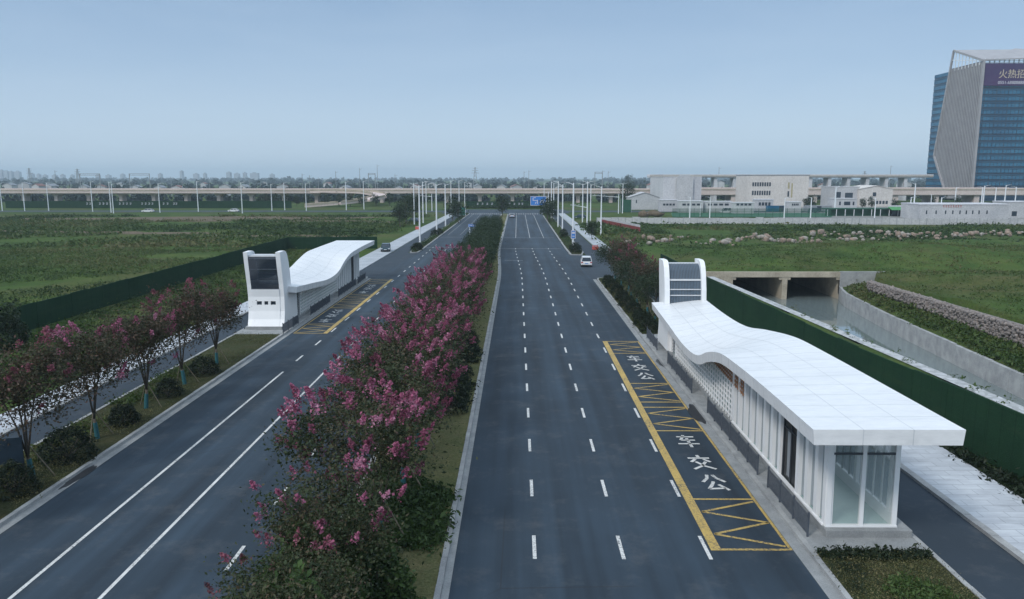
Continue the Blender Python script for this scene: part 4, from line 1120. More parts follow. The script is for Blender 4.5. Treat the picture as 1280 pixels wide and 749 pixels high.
g = G(590, 294); sign_on_posts('road_name_sign', 'small blue name sign at the nose of the median', 'road sign', (g.x, g.y, 0), 1.9, .75, 2.1, 'blue_sign', (-.6, .6), [((-.7, .38), (.7, .38), .12)])
g = G(578, 270.5); sign_on_posts('green_board', 'green upright sign board beside the far left trees', 'sign', (g.x, g.y, 0), 2.6, 3.4, .3, 'green_sign', (-1, 1))
g = G(716.6, 312); sign_on_posts('round_sign', 'small blue and white sign fixed to the far right island lamp', 'road sign', (g.x - .05, g.y - .35, 0), .95, 1.7, 2.3, 'blue_sign', (0,), [((-.3, 1.2), (.3, 1.2), .4), ((-.25, .5), (.25, .5), .15)])
g = G(18, 612); nb = sign_on_posts('notice_board', 'dark navy board on black posts at the left photo edge', 'sign', (g.x - 1.0, g.y + .2, 0), 2.6, 1.3, 1.15, 'navy_panel', (), None, border=False, rz=.25)
for x in (-1.25, 1.25): MB().box(x - .05, x + .05, -.04, .04, 0, 2.55).build('post', 'black', nb)
# white square characters on a far green hoarding along the cross street
def far_hoard(x0, x1, y, h, lb, groups):
    t = thing('green_hoarding', lb, 'hoarding', ((x0 + x1) / 2, y, 0)); cx = (x0 + x1) / 2
    m = MB(); n = int((x1 - x0) / 4)
    for i in range(n):
        a, b = x0 - cx + (x1 - x0) * i / n, x0 - cx + (x1 - x0) * (i + 1) / n - .03
        m.box(a, b, -.08 + random.uniform(-.02, .02), .08, 0, h + random.uniform(-.05, .05))
    m.build('panel', 'turf_hoarding', t); c = MB()
    for px in groups:
        x = XD(px, y) - cx; z = h * .62
        c.bar((x - .45, -.12, z + .35), (x + .45, -.12, z + .35), .16, .02, up=(0, 1, 0)); c.bar((x, -.12, z - .5), (x, -.12, z + .55), .16, .02, up=(0, 1, 0)); c.bar((x - .45, -.12, z - .45), (x + .4, -.12, z - .1), .16, .02, up=(0, 1, 0))
    c.build('lettering', 'banner_white', t)
far_hoard(-250, -110, 376, 3.5, 'long dark green hoarding with white characters along the left cross street', [107, 111, 123, 127.5, 132, 136.5, 148, 152.5, 157, 161.5, 176, 180.5, 185, 189, 203, 208, 216, 219])
far_hoard(-25, 15.5, 378, 3.3, 'dark green hoarding with white characters at the road end', [597, 603, 609, 615, 637, 643, 649, 653])
carpet('hedge', 'bright_leaf', scatter(700, -25, 17, 373.2, 376, None, lambda x, y: 0), 14, .5, .6, .5)

# ------------------------------------------------------------------ cars
def make_car(label, paintm, loc, rz, L=4.5, W=1.8, Hh=1.5, wagon=False):
    t = thing('parked_car' if loc[0] < 0 else 'car', label, 'car', loc, rz)
    body = [(-L/2, .35), (-L/2, .78), (-L/2 + .12, .95), (-L/2 + .9, 1.0), (L/2 - 1.15, .92), (L/2 - .15, .78), (L/2, .6), (L/2, .35), (L/2 - .4, .24), (-L/2 + .4, .24)]
    m = MB(); n = len(body)
    for x, k in ((-W/2, .94), (-W/2 + .06, 1.0), (W/2 - .06, 1.0), (W/2, .94)):
        for y, z in body: m.v.append((x, y * (1 if abs(x) < W/2 - .02 else .985), .24 + (z - .24) * k))
    m.f = [tuple(reversed(range(n))), tuple(range(3 * n, 4 * n))] + [(r * n + i, r * n + (i + 1) % n, (r + 1) * n + (i + 1) % n, (r + 1) * n + i) for r in range(3) for i in range(n)]
    m.build('body', paintm, t, bevel=0)
    r0, r1 = (-L/2 + .25, L/2 - 1.75) if wagon else (-L/2 + .95, L/2 - 1.7)
    b0, b1 = (-L/2 + .1, L/2 - 1.0) if wagon else (-L/2 + .35, L/2 - 1.05)
    cab = MB().hexa([(-W/2 + .05, b0, .93), (W/2 - .05, b0, .93), (W/2 - .05, b1, .93), (-W/2 + .05, b1, .93)], [(-W/2 + .22, r0, Hh - .04), (W/2 - .22, r0, Hh - .04), (W/2 - .22, r1, Hh - .04), (-W/2 + .22, r1, Hh - .04)])
    cab.build('glazing', 'window_dark', t)
    MB().box(-W/2 + .2, W/2 - .2, r0 - .03, r1 + .05, Hh - .05, Hh).build('roof', paintm, t)
    p = MB()
    for s in (-1, 1):
        for q, bq in ((r0, b0), (r1, b1), ((r0 + r1) / 2, (b0 + b1) / 2)): p.bar((s * (W/2 - .04), bq, .94), (s * (W/2 - .21), q, Hh - .03), .09, .06)
    p.build('pillar', paintm, t)
    for sx_ in (-1, 1):
        for sy in (-L/2 + .85, L/2 - .9):
            wh = MB().tube([(sx_ * (W/2 - .2), sy, .32), (sx_ * (W/2 + .01), sy, .32)], [.32, .32], 16).build('wheel', 'rubber', t)
            MB().tube([(sx_ * (W/2 + .005), sy, .32), (sx_ * (W/2 + .02), sy, .32)], [.2, .19], 12).build('rim', 'car_silver', wh)
        MB().box(sx_ * W/2 * .82 - .16, sx_ * W/2 * .82 + .16, -L/2 - .015, -L/2 + .05, .68, .86).build('tail_light', 'tail_red', t)
        MB().box(sx_ * W/2 * .80 - .18, sx_ * W/2 * .80 + .18, L/2 - .06, L/2 + .012, .56, .72).build('headlight', 'head_lens', t)
    MB().box(-.26, .26, -L/2 - .014, -L/2 + .02, .52, .64).build('number_plate', 'blue_sign', t)
    MB().box(-.26, .26, L/2 - .02, L/2 + .012, .40, .52).build('number_plate', 'head_lens', t)
    MB().box(-W/2 + .08, W/2 - .08, -L/2 - .012, L/2 + .01, .27, .38).build('bumper', 'rubber', t)
    return t
g = G(734, 334); make_car('white car turning off the right carriageway, seen from behind', 'car_white', (g.x, g.y + 2.2, .004), -.05, Hh=1.62, wagon=True)
g = G(480, 316); make_car('dark teal car parked on the pale apron past the left station', 'car_teal', (g.x, g.y + 2.2, .15), math.pi + .12)
g = G(640, 272); make_car('small white car far away on the right carriageway', 'car_silver', (g.x, g.y, .004), 0)
g = G(185, 265.5); make_car('white car driving along the far left cross street', 'car_white', (g.x, g.y, .0), math.pi / 2, L=4.9)
g = G(292, 265); make_car('second white car on the cross street nearer the main road', 'car_white', (g.x, g.y, .0), math.pi / 2)
g = G(517, 278); make_car('dark car parked under the trees left of the left path', 'car_teal', (g.x, g.y, 0), 1.2)
g = G(725, 273); make_car('dark car parked by the right pale path', 'car_teal', (g.x, g.y, 0), 1.4)
def barrier(px, py, lb):
    g = G(px, py); t = thing('traffic_barrier', lb, 'barrier', (g.x, g.y, .15)); t.scale = (.7, .7, .85)
    MB().prism([(-.4, 0), (.4, 0), (.34, .25), (.16, .5), (.12, 1.05), (-.12, 1.05), (-.16, .5), (-.34, .25)], 0, -.9, .9).build('body', 'red_plastic', t)
    MB().box(-.9, .9, -.137, .137, .72, .92).build('band', 'banner_white', t)
barrier(744, 313, 'red traffic barrier at the corner behind the white car'); barrier(522, 287.5, 'red traffic barrier under the far left lamp posts')
rf = thing('boundary_fence', 'white topped fence with red cloth turning off the pale path', 'fence', (0, 0, 0))
a, b = G(752, 281), G(800, 292); m = MB(); m2 = MB()
d = Vector((b.x - a.x, b.y - a.y, 0)); nn = Vector((-d.y, d.x, 0)).normalized() * .08
for i in range(8):
    p, q = a + d * (i / 8), a + d * ((i + .97) / 8)
    m.hexa([p - nn, q - nn, q + nn, p + nn], [v + Vector((0, 0, 1.7)) for v in (p - nn, q - nn, q + nn, p + nn)])
    m2.hexa([v + Vector((0, 0, 1.7)) for v in (p - nn, q - nn, q + nn, p + nn)], [v + Vector((0, 0, 2.3)) for v in (p - nn, q - nn, q + nn, p + nn)])
m.build('cloth', 'red_cloth', rf); m2.build('panel', 'white_wall', rf)

# ------------------------------------------------------------------ pale boundary wall on the right
bw = thing('boundary_wall', 'long pale panel wall across the right fields', 'wall', (0, 0, 0))
m = MB(); a, b = G(746, 279.5), G(1300, 281.5); A, B = Vector((a.x, a.y, 0)), Vector((b.x, b.y, 0)); d = B - A; n = 60; nn = Vector((-d.y, d.x, 0)).normalized() * .1
caps = MB()
for i in range(n):
    p, q = A + d * (i / n), A + d * ((i + .985) / n); hh = 1.95 + random.uniform(-.06, .06) + (.25 if i % 17 == 5 else 0); o = nn * random.uniform(-.4, .4)
    m.hexa([p - nn + o, q - nn + o, q + nn + o, p + nn + o], [v + Vector((0, 0, hh)) for v in (p - nn + o, q - nn + o, q + nn + o, p + nn + o)])
    caps.bar(p, p + Vector((0, 0, hh + .1)), .22)
m.build('panel', 'white_wall', bw); caps.build('post', 'mid_grey', bw)

# ------------------------------------------------------------------ yard buildings
def building(name, lb, cat, px0, px1, py, Y, depth, mat, wins=(), roofmat=None, gable=0, base=0, cornice=True):
    x0, x1 = XD(px0, Y), XD(px1, Y); zt = ZD(py, Y); cx = (x0 + x1) / 2; w = (x1 - x0) / 2
    t = thing(name, lb, cat, (cx, Y, 0))
    if gable:
        MB().prism([(-w, base), (w, base), (w, zt - gable), (0, zt), (-w, zt - gable)], 1, 0, depth).build('wall', mat, t)
        r_ = MB()
        for s in (-1, 1): r_.hexa([(s * (w + .3), -.3, zt - gable - .05), (0, -.3, zt + .05), (0, depth + .3, zt + .05), (s * (w + .3), depth + .3, zt - gable - .05)], [(s * (w + .3), -.3, zt - gable + .15), (0, -.3, zt + .28), (0, depth + .3, zt + .28), (s * (w + .3), depth + .3, zt - gable + .15)])
        r_.build('roof', roofmat or mat, t)
    else:
        MB().box(-w, w, 0, depth, base, zt).build('wall', mat, t)
        if cornice: MB().box(-w - .15, w + .15, -.15, depth + .15, zt, zt + .35).build('roof', roofmat or mat, t)
    for (a, b, ya, yb, n, wm) in wins:   # pixel extents of a row of n windows
        xa, xb = XD(a, Y) - cx, XD(b, Y) - cx; za, zb = ZD(yb, Y), ZD(ya, Y); s = (xb - xa) / n
        for k in range(n): MB().box(xa + k * s + s * .15, xa + (k + 1) * s - s * .15, -.06, .05, za, zb).build('window', wm, t)
    return t
building('white_hut', 'small white gabled hut beside the blue green tree', 'hut', 787, 825, 241, 360, 12, 'white_wall', ((795, 797, 250, 254, 1, 'window_dark'),), gable=2.2)
t = building('hall', 'tall pale ribbed hall with an arched front', 'building', 829, 877, 221.5, 410, 40, 'hall_wall', ())
xa, xb = XD(845, 409.7) - t.location.x, XD(866, 409.7) - t.location.x
MB().prism([(xa, 0), (xb, 0), (xb, 14.2)] + [((xa + xb) / 2 + (xb - xa) / 2 * math.cos(q), 14.2 + 1.9 * math.sin(q)) for q in [math.pi * k / 10 for k in range(1, 10)]] + [(xa, 14.2)], 1, -1.2, 0).build('arched_bay', 'white_wall', t)
rb = MB()
for k in range(16): rb.box(-t.location.x + XD(868, 410) + k * .22, -t.location.x + XD(868, 410) + k * .22 + .07, -.08, 0, .2, 14.8)
rb.build('rib', 'hall_wall', t)
building('office_block', 'pale office block with two rows of small windows', 'building', 938, 1011, 219.5, 392, 26, 'office_wall',
         ((940, 964, 228, 233, 8, 'window_dark'), (940, 964, 238.5, 244, 8, 'window_dark'), (984.5, 987.5, 228, 236, 1, 'window_yellow'), (989, 991.5, 229, 247, 1, 'window_yellow'), (984.5, 987.5, 239, 246, 1, 'window_dark')), 'roof_grey')
building('workshop', 'pale gabled workshop right of the office block', 'building', 1075, 1117, 232.5, 398, 20, 'office_wall', ((1091, 1097, 240.5, 245.5, 1, 'window_dark'), (1096, 1112, 251, 255, 4, 'window_dark')), gable=1.6)
building('annex', 'white annex with a dark window band beside the workshop', 'building', 1044, 1075, 234, 400, 18, 'white_wall', ((1045, 1053, 240, 248, 1, 'window_dark'), (1055, 1069, 241, 248, 1, 'window_dark')), 'white_wall')
building('site_office', 'white site office with four dark windows before the annex', 'building', 1045, 1073, 249, 335, 8, 'white_wall', ((1050, 1053, 252, 256.5, 1, 'window_dark'), (1055, 1066, 252, 256.5, 1, 'window_dark'), (1067, 1070, 252, 256.5, 1, 'window_dark')), 'white_wall')
for i, (a, b, y_, dist) in enumerate(((826, 848, 250.5, 340), (850, 880, 252, 330), (882, 916, 252.5, 332), (946, 968, 250, 345), (988, 1003, 253, 330), (918, 944, 254, 322))):
    building('site_cabin', 'white site cabin in the yard row, %s from the left' % ORD[i], 'cabin', a, b, y_, dist, 5, 'white_wall', ((a + 3, b - 3, 254.5 if y_ > 250 else 253, 257, 4, 'window_dark'),), 'hall_wall').__setitem__('group', 'white site cabins in the right yard')
lb_ = building('row_house', 'long low white building with small windows at the right photo edge', 'building', 1153, 1264, 256, 276, 14, 'white_wall',
         tuple((x, x + 2.2, 263, 267.5, 1, 'window_dark') for x in (1160, 1172, 1184, 1193, 1202, 1210, 1218, 1226, 1236)), 'hall_wall')
cx = lb_.location.x; c = MB(); zz = ZD(258, 276)
for k in range(8):
    x = XD(1182 + k * 3.1, 276) - cx
    c.box(x - .22, x + .22, -.07, -.02, zz + .18, zz + .3).box(x - .06, x + .06, -.075, -.02, zz - .3, zz + .42).box(x - .25, x + .25, -.07, -.02, zz - .3, zz - .2)
c.build('lettering', 'red_plastic', lb_)
building('white_shed', 'white shed with a plain wall right of the row house', 'shed', 1264, 1300, 253, 286, 10, 'white_wall', ((1267, 1276, 264, 270, 1, 'window_dark'),), 'hall_wall')
sh = building('green_shelter', 'bright green roofed shelter behind the pale wall', 'shelter', 1118, 1158, 262.5, 300, 8, 'window_dark', (), 'green_tarp')
MB().hexa([(-8, -3.5, 2.4), (7, -3.5, 2.4), (7, 0, 3.4), (-8, 0, 3.4)], [(-8, -3.5, 2.6), (7, -3.5, 2.6), (7, 0, 3.6), (-8, 0, 3.6)]).build('awning', 'green_tarp', sh)
sh = thing('netted_frame', 'dark green netted frame shed behind the pale wall', 'shed', (XD(1082, 300), 300, 0))
MB().box(-14, 14, 0, 6, 2.6, 3.0).build('roof', 'green_net', sh); MB().box(-14, 14, 2, 2.1, 0, 2.6).build('net', 'green_net', sh)
for k in range(9): MB().box(-14 + k * 3.4, -13.8 + k * 3.4, -.1, .1, 0, 2.6).build('post', 'lamp_white', sh)
cn = thing('court_fence', 'tall green mesh fence round the sports court', 'fence', (0, 290, 0))
fm = MB(); pm_ = MB()
for px in range(842, 1045, 9):
    x = XD(px, 290); pm_.bar((x, 0, 0), (x, 0, 3.4), .12)
xa, xb = XD(842, 290), XD(1042, 290)
for z in (.2, 1.2, 2.2, 3.3): pm_.bar((xa, 0, z), (xb, 0, z), .07)
fm.quad((xa, .05, .1), (xb, .05, .1), (xb, .05, 3.2), (xa, .05, 3.2))
def net_mat():
    m, nt, b = nodes('see_net'); b.inputs['Base Color'].default_value = (.02, .09, .06, 1); b.inputs['Roughness'].default_value = .9
    tp = nt.nodes.new('ShaderNodeBsdfTransparent'); mx = nt.nodes.new('ShaderNodeMixShader'); mx.inputs[0].default_value = .55
    nt.links.new(b.outputs[0], mx.inputs[1]); nt.links.new(tp.outputs[0], mx.inputs[2]); nt.links.new(mx.outputs[0], nt.nodes['Material Output'].inputs['Surface'])
net_mat()
fm.build('mesh', 'see_net', cn); pm_.build('post', 'green_net', cn)
struct(MB().quad((XD(842, 292), 292, .02), (XD(1042, 292), 292, .02), (XD(1046, 325), 325, .02), (XD(840, 325), 325, .02)).build('sports_court', 'court_green'))
struct(MB().quad((XD(1040, 256), 256, -.02), (XD(1330, 256), 256, -.02), (XD(1300, 420), 420, -.02), (XD(800, 420), 420, -.02)).build('yard', 'concrete_dirty'))
make_van = []
for i, (px, py, col, w_, lb) in enumerate(((917, 268, 'car_white', 2.1, 'white van parked before the office block'), (1062, 270, 'car_silver', 2.0, 'grey van parked left of the netted shed'), (1146, 270, 'car_white', 2.0, 'white van right of the green shelter'), (1030, 268, 'car_teal', 2.0, 'dark van parked beside the white site office'))):
    g = G(px, py); make_car(lb, col, (g.x, g.y + 12, 0), math.pi / 2 + .1 * i, L=5.2, W=w_, Hh=2.2, wagon=True)
for i, (px, col, lb) in enumerate(((893, 'mid_grey', 'grey steel container behind the sports court'), (977, 'tower_blue', 'blue steel container left of the screen of yard trees'), (1024, 'mid_grey', 'grey container right of the office block'), (1130, 'hall_wall', 'pale container under the low viaduct'))):
    t = thing('container', lb, 'container', (XD(px, 338), 338, 0), .05 * i); m = MB().box(-6, 6, -1.2, 1.2, .1, 2.7)
    for k in range(24): m.box(-5.9 + k * .5, -5.7 + k * .5, -1.25, -1.201, .25, 2.6)
    m.build('body', col, t); MB().box(-1.0, 1.0, -1.27, -1.24, .3, 2.5).build('door', 'window_dark', t)
sg = thing('screen_gate', 'green mesh screen left of the white hut', 'fence', (XD(783, 330), 330, 0)); MB().box(-2.2, 2.2, -.05, .05, .2, 5.5).build('mesh', 'green_net', sg)
for x in (-2.3, 2.3): MB().box(x - .08, x + .08, -.08, .08, 0, 5.7).build('post', 'mid_grey', sg)
for i, (px, py) in enumerate(((805, 271), (817, 270), (822, 271))):
    g = G(px, py); V, F = stones(np.array([[0, 0, .6]]), [1.0]); V *= np.array([3.2, 1.6, 1.4]); o = np_mesh('earth_mound', V, F, 'bare_soil'); o.location = (g.x, g.y, 0)
    tag(o, ('brown earth mound left of the pair before the white hut', 'brown earth mound in the middle before the white hut', 'brown earth mound rightmost before the white hut')[i], 'mound')

# ------------------------------------------------------------------ viaducts
def viaduct(name, lb, x0, x1, Y, z0, z1, wd, span, pier_w, mat='viaduct_concrete', flare=True, rail=True):
    t = thing(name, lb, 'viaduct', ((x0 + x1) / 2, Y, 0)); hw = (x1 - x0) / 2
    MB().box(-hw, hw, 0, wd, z0 + .45, z1 - .95).build('deck', mat, t)
    MB().box(-hw, hw, .9, wd - .9, z0, z0 + .45).build('girder', mat, t)
    p = MB().box(-hw, hw, -.12, .18, z1 - .95, z1).box(-hw, hw, wd - .18, wd + .12, z1 - .95, z1); p.build('parapet', mat, t)
    MB().box(-hw, hw, -.2, -.122, z1 - 1.35, z1 - .75).build('fascia_band', 'bare_soil' if False else 'concrete_warm', t)
    n = int(2 * hw / span)
    for k in range(n):
        x = -hw + (k + .5) * span; m = MB()
        if flare: m.prism([(x - pier_w / 2, 0), (x + pier_w / 2, 0), (x + pier_w / 2, z0 - 1.6), (x + pier_w * 1.25, z0 - .02), (x - pier_w * 1.25, z0 - .02), (x - pier_w / 2, z0 - 1.6)], 1, wd * .3, wd * .7)
        else: m.box(x - pier_w / 2, x + pier_w / 2, 1.2, wd - 1.2, 0, z0 - .02)
        m.build('pier', mat, t)
    return t
viaduct('road_viaduct', 'long pinkish concrete road viaduct across the whole background', -420, 92, 455, 5.2, 8.3, 12, 19.4, 2.0)
viaduct('road_viaduct', 'wider low viaduct behind the right hand yard buildings', 92.5, 300, 460, 4.2, 8.8, 16, 24, 3.0, flare=False)
viaduct('rail_viaduct', 'high pale railway viaduct above the right hand yard', XD(812, 500), XD(1166, 500), 500, 14.6, 16.8, 11, 12.2, 2.0, 'hall_wall', flare=False)
t = thing('slip_ramp', 'curved slip ramp climbing to the viaduct left of the road', 'ramp', (0, 0, 0)); m = MB(); side = MB()
pts = [(-118, 452, 7.2), (-100, 440, 7.4), (-85, 432, 7.0), (-76, 424, 6.0), (-74, 414, 4.8), (-80, 404, 3.4), (-92, 396, 2.0), (-108, 392, .8)]
for a, b in zip(pts, pts[1:]):
    A, B = Vector(a), Vector(b); nn = Vector((-(B - A).y, (B - A).x, 0)).normalized() * 4
    m.hexa([A - nn - Vector((0, 0, 1)), B - nn - Vector((0, 0, 1)), B + nn - Vector((0, 0, 1)), A + nn - Vector((0, 0, 1))], [A - nn, B - nn, B + nn, A + nn])
    for s in (-1, 1): side.bar(A + nn * s + Vector((0, 0, .4)), B + nn * s + Vector((0, 0, .4)), .3, .9)
m.build('deck', 'viaduct_concrete', t); side.build('parapet', 'concrete_warm', t)
# catenary frames on the far railway
def portal_frame(px, py_top, Y, w, lb):
    x = XD(px, Y); zt = ZD(py_top, Y); t = thing('railway_gantry', lb, 'railway gantry', (x, Y, 0))
    for s in (-1, 1): MB().box(s * w - .25, s * w + .25, -.25, .25, 0, zt).build('mast', 'mid_grey', t)
    b = MB().box(-w, w, -.2, .2, zt - .25, zt).box(-w, w, -.2, .2, zt - 1.5, zt - 1.25)
    for k in range(9): b.bar((-w + 2 * w * k / 9, 0, zt - 1.4), (-w + 2 * w * (k + 1) / 9, 0, zt - .1), .15)
    b.build('truss', 'mid_grey', t)
portal_frame(113, 217, 620, 8, 'steel railway frame leftmost on the skyline'); portal_frame(175, 217, 620, 8, 'steel railway frame right of the leftmost one'); portal_frame(465, 216.5, 640, 2.8, 'narrow steel frame above the slip ramp'); portal_frame(748, 215, 640, 3, 'narrow steel frame right of the road on the skyline')
ml = 0
for px, pt in ((17, 226), (70, 213), (88, 224), (103, 225), (165, 222), (214, 221), (228, 224), (262, 224), (298, 224), (312, 224), (378, 217), (387, 219), (398, 222), (420, 214), (450, 210), (472, 206), (494, 218), (655, 214), (661, 213), (753, 213), (898, 209), (760, 214), (1112, 207)):
    x = XD(px, 610); zt = ZD(pt, 610); t = thing('catenary_mast', 'thin grey railway mast on the skyline, %s from the left' % ORD[ml], 'mast', (x, 610, 0), 0, 'thin railway masts on the skyline')
    MB().tube([(0, 0, 0), (0, 0, zt)], [.28, .16], 6).build('pole', 'mid_grey', t); MB().bar((0, 0, zt - 1.2), (2.0, 0, zt - .6), .14).build('arm', 'mid_grey', t); ml += 1
def pylon(px, pt, Y, lb):
    x = XD(px, Y); h = ZD(pt, Y); t = thing('power_pylon', lb, 'pylon', (x, Y, 0)); w = h * .11; m = MB()
    for sx_ in (-1, 1):
        for sy in (-1, 1): m.bar((sx_ * w, sy * w, 0), (sx_ * w * .12, sy * w * .12, h), .5)
    for k in range(6):
        z0, z1 = h * k / 6, h * (k + 1) / 6; a, b = w * (1 - .88 * k / 6), w * (1 - .88 * (k + 1) / 6)
        m.bar((-a, -a, z0), (b, -b, z1), .35); m.bar((a, -a, z0), (-b, -b, z1), .35)
    m.build('lattice', 'mid_grey', t); c = MB()
    for z, l in ((.72, .30), (.84, .26), (.95, .2)): c.bar((-h * l * .6, 0, h * z), (h * l * .6, 0, h * z), .5)
    c.build('crossarm', 'mid_grey', t)
pylon(594, 209, 1100, 'lattice power pylon left of the road on the horizon'); pylon(38, 210, 1250, 'lattice power pylon at the far left horizon'); pylon(98, 211, 1150, 'lattice power pylon behind the leftmost railway frame'); pylon(1080, 214, 1300, 'lattice power pylon above the railway viaduct')

# ------------------------------------------------------------------ far land
def woods(n, y0, y1, hmax, size, x0=None, x1=None, dens=None):
    P = []
    for _ in range(n):
        y = RNG.uniform(y0, y1); a, b = x0 or -.78 * y, x1 or .78 * y; x = RNG.uniform(a, b); hh = hmax * RNG.uniform(.55, 1.0) * (1 if RNG.random() < .93 else 1.4); r = hh * .5
        m = 26; d = RNG.normal(size=(m, 3)); d /= np.linalg.norm(d, axis=1)[:, None]; d[:, 2] = d[:, 2] * .55 + .5
        P.append(np.array([x, y, 0]) + d * np.array([r, r, hh]) * RNG.uniform(.7, 1, (m, 1)))
    P = np.concatenate(P); V, F, tt = leafcloud(P, size, .8, .2, RNG, np.clip(np.repeat(RNG.random(n), 26) + RNG.normal(size=len(P)) * .12, 0, 1))
    o = np_mesh('far_woods', V, F, 'far_leaf', None, tt); o['kind'] = 'stuff'
woods(340, 478, 496, 6.5, 2.2, -420, 60); woods(150, 520, 560, 6, 2.2, 60, 330)
woods(420, 640, 800, 7, 2.6); woods(520, 900, 1300, 8, 3.6); woods(600, 1500, 2300, 10, 6); woods(700, 2600, 4200, 14, 10)
hl = 0
for px, pt, Y in ((12, 229, 700), (31, 228, 720), (48, 230, 690), (63, 230, 700), (105, 231, 680), (125, 231, 690), (170, 231.5, 700), (200, 232, 690), (222, 232, 720), (281, 230, 640), (305, 231, 700), (353, 230, 680), (432, 232, 700), (498, 233, 690), (520, 231, 740), (597, 230.5, 760), (627, 231, 720), (645, 231, 730), (672, 232, 760), (700, 231.5, 750), (815, 229, 760), (900, 226, 800), (960, 228, 760), (1030, 229, 720), (1130, 227, 720), (330, 227, 1100), (255, 228, 1000), (540, 228, 1050), (150, 228, 1050), (410, 228, 1000), (585, 227.5, 1100)):
    x = XD(px, Y); zt = ZD(pt, Y); w = random.uniform(3, 5.5); z1 = max(4.0, zt)
    t = thing('house', 'pale distant house half hidden in the far trees, %s in the row' % ORD[hl] if hl < 40 else 'pale distant house', 'house', (x, Y, 0), random.uniform(-.3, .3), 'distant pale houses among the far trees'); hl += 1
    MB().prism([(-w, 0), (w, 0), (w, z1 - 1.8), (0, z1 - .1), (-w, z1 - 1.8)], 1, -4, 4).build('wall', 'white_wall', t)
    r_ = MB()
    for s in (-1, 1): r_.hexa([(s * (w + .4), -4.4, z1 - 1.95), (0, -4.4, z1), (0, 4.4, z1), (s * (w + .4), 4.4, z1 - 1.95)], [(s * (w + .4), -4.4, z1 - 1.7), (0, -4.4, z1 + .28), (0, 4.4, z1 + .28), (s * (w + .4), 4.4, z1 - 1.7)])
    r_.build('roof', ('roof_red', 'roof_grey', 'roof_grey')[hl % 3], t)
tl = 0
for px, pt, wpx in ((2, 213, 4), (8, 214, 5), (14, 214.5, 3), (22, 214.5, 6), (40, 217, 3), (48, 218, 3), (56, 219, 4), (68, 219, 5), (78, 218.5, 4), (90, 219, 3), (122, 218.5, 4), (135, 219, 5), (153, 218, 4), (200, 217.5, 4), (227, 214, 3), (245, 217.5, 6), (256, 217, 3), (286, 215.5, 5), (296, 217, 6), (306, 216, 4), (318, 216.5, 10), (340, 218, 5)):
    Y = 3600; x = XD(px, Y); zt = ZD(pt, Y); w = wpx * Y / 960 / 2
    t = thing('tower_block', 'faint hazy tower block on the left horizon, %s from the left' % ORD[tl], 'tower block', (x, Y, 0), 0, 'faint tower blocks on the left horizon'); tl += 1
    MB().box(-w, w, 0, 20, 0, zt).build('wall', 'city_block', t); MB().box(-w * .4, w * .4, 4, 14, zt, zt + 4).build('roof', 'city_block', t)

# ------------------------------------------------------------------ glass office tower
oc = thing('office_tower', 'tall blue glass office tower with a slanted grey louvred side and purple banner', 'office tower', (0, 0, 0))
X0, Y0, Y1 = 288.5, 494.0, 551.0; X1 = 380.0; ZT = 84.6; NF = 20
MB().box(X0 + .3, X1, Y0 + .3, Y1, 0, ZT - 1).build('core', 'tower_band', oc)
fh = (ZT - 4) / NF
for k in range(NF):
    z0 = 4 + k * fh
    m = MB().box(X0 + .1, X1, Y0 + .1, Y0 + .29, z0 + fh * .42, z0 + fh * .98); w_ = m.build('window_band', 'tower_blue', oc)
    fr = MB()
    for q in range(34):
        x = X0 + 2 + q * 2.45
        fr.box(x, x + (.25 if q % 3 else .5), Y0 + .02, Y0 + .099, z0 + fh * .42, z0 + fh * .98)
    fr.box(X0 + .1, X1, Y0 + .01, Y0 + .098, z0 + fh * .40, z0 + fh * .43).box(X0 + .1, X1, Y0 + .01, Y0 + .098, z0 + fh * .97, z0 + fh)
    fr.build('mullion', 'tower_band', w_)
    MB().box(X0 - .1, X1, Y0 - .15, Y0 + .28, z0 + fh * .05, z0 + fh * .12).build('ledge', 'tower_blue', oc)
    MB().box(X0 + .1, X0 + .29, Y0 + .3, Y1, z0 + fh * .42, z0 + fh * .98).build('window_band', 'tower_blue', oc)
    MB().box(X0 - .12, X0 + .29, Y0 + .3, Y1 + .1, z0 + fh * .05, z0 + fh * .13).build('ledge', 'tower_blue', oc)
# louvred side screen: polygon in the plane of the left face, standing a little proud
pl = [(492.4, 2.5), (492.6, 86.0), (527.8, 97.4), (541.3, 29.5), (521, 1.5)]
scn = MB(); XS = X0 - .9
scn.prism(pl[:2] + [(530.0, 86.0)] + [(p) for p in pl[3:]], 0, XS + .5, XS + .7)
sp = scn.build('side_screen', 'tower_dark', oc)
def zrange(y):
    zs = []
    P = pl
    for a, b in zip(P, P[1:] + P[:1]):
        if (a[0] - y) * (b[0] - y) < 0: zs.append(a[1] + (b[1] - a[1]) * (y - a[0]) / (b[0] - a[0]))
    return (min(zs), max(zs)) if len(zs) >= 2 else None
lv = MB(); yy = 493.2
while yy < 540.8:
    r_ = zrange(yy)
    if r_: lv.box(XS + .2, XS + .48, yy, yy + .8, r_[0] + .2, min(r_[1] - .3, 85.6))
    yy += 1.75
lv.build('louvre', 'tower_grey', sp)
fr = MB()
for a, b in zip(pl, pl[1:] + pl[:1]): fr.bar((XS, a[0], a[1]), (XS, b[0], b[1]), 1.3, 1.0, up=(1, 0, 0))
fr.build('frame', 'lamp_white' if False else 'tower_grey', sp)
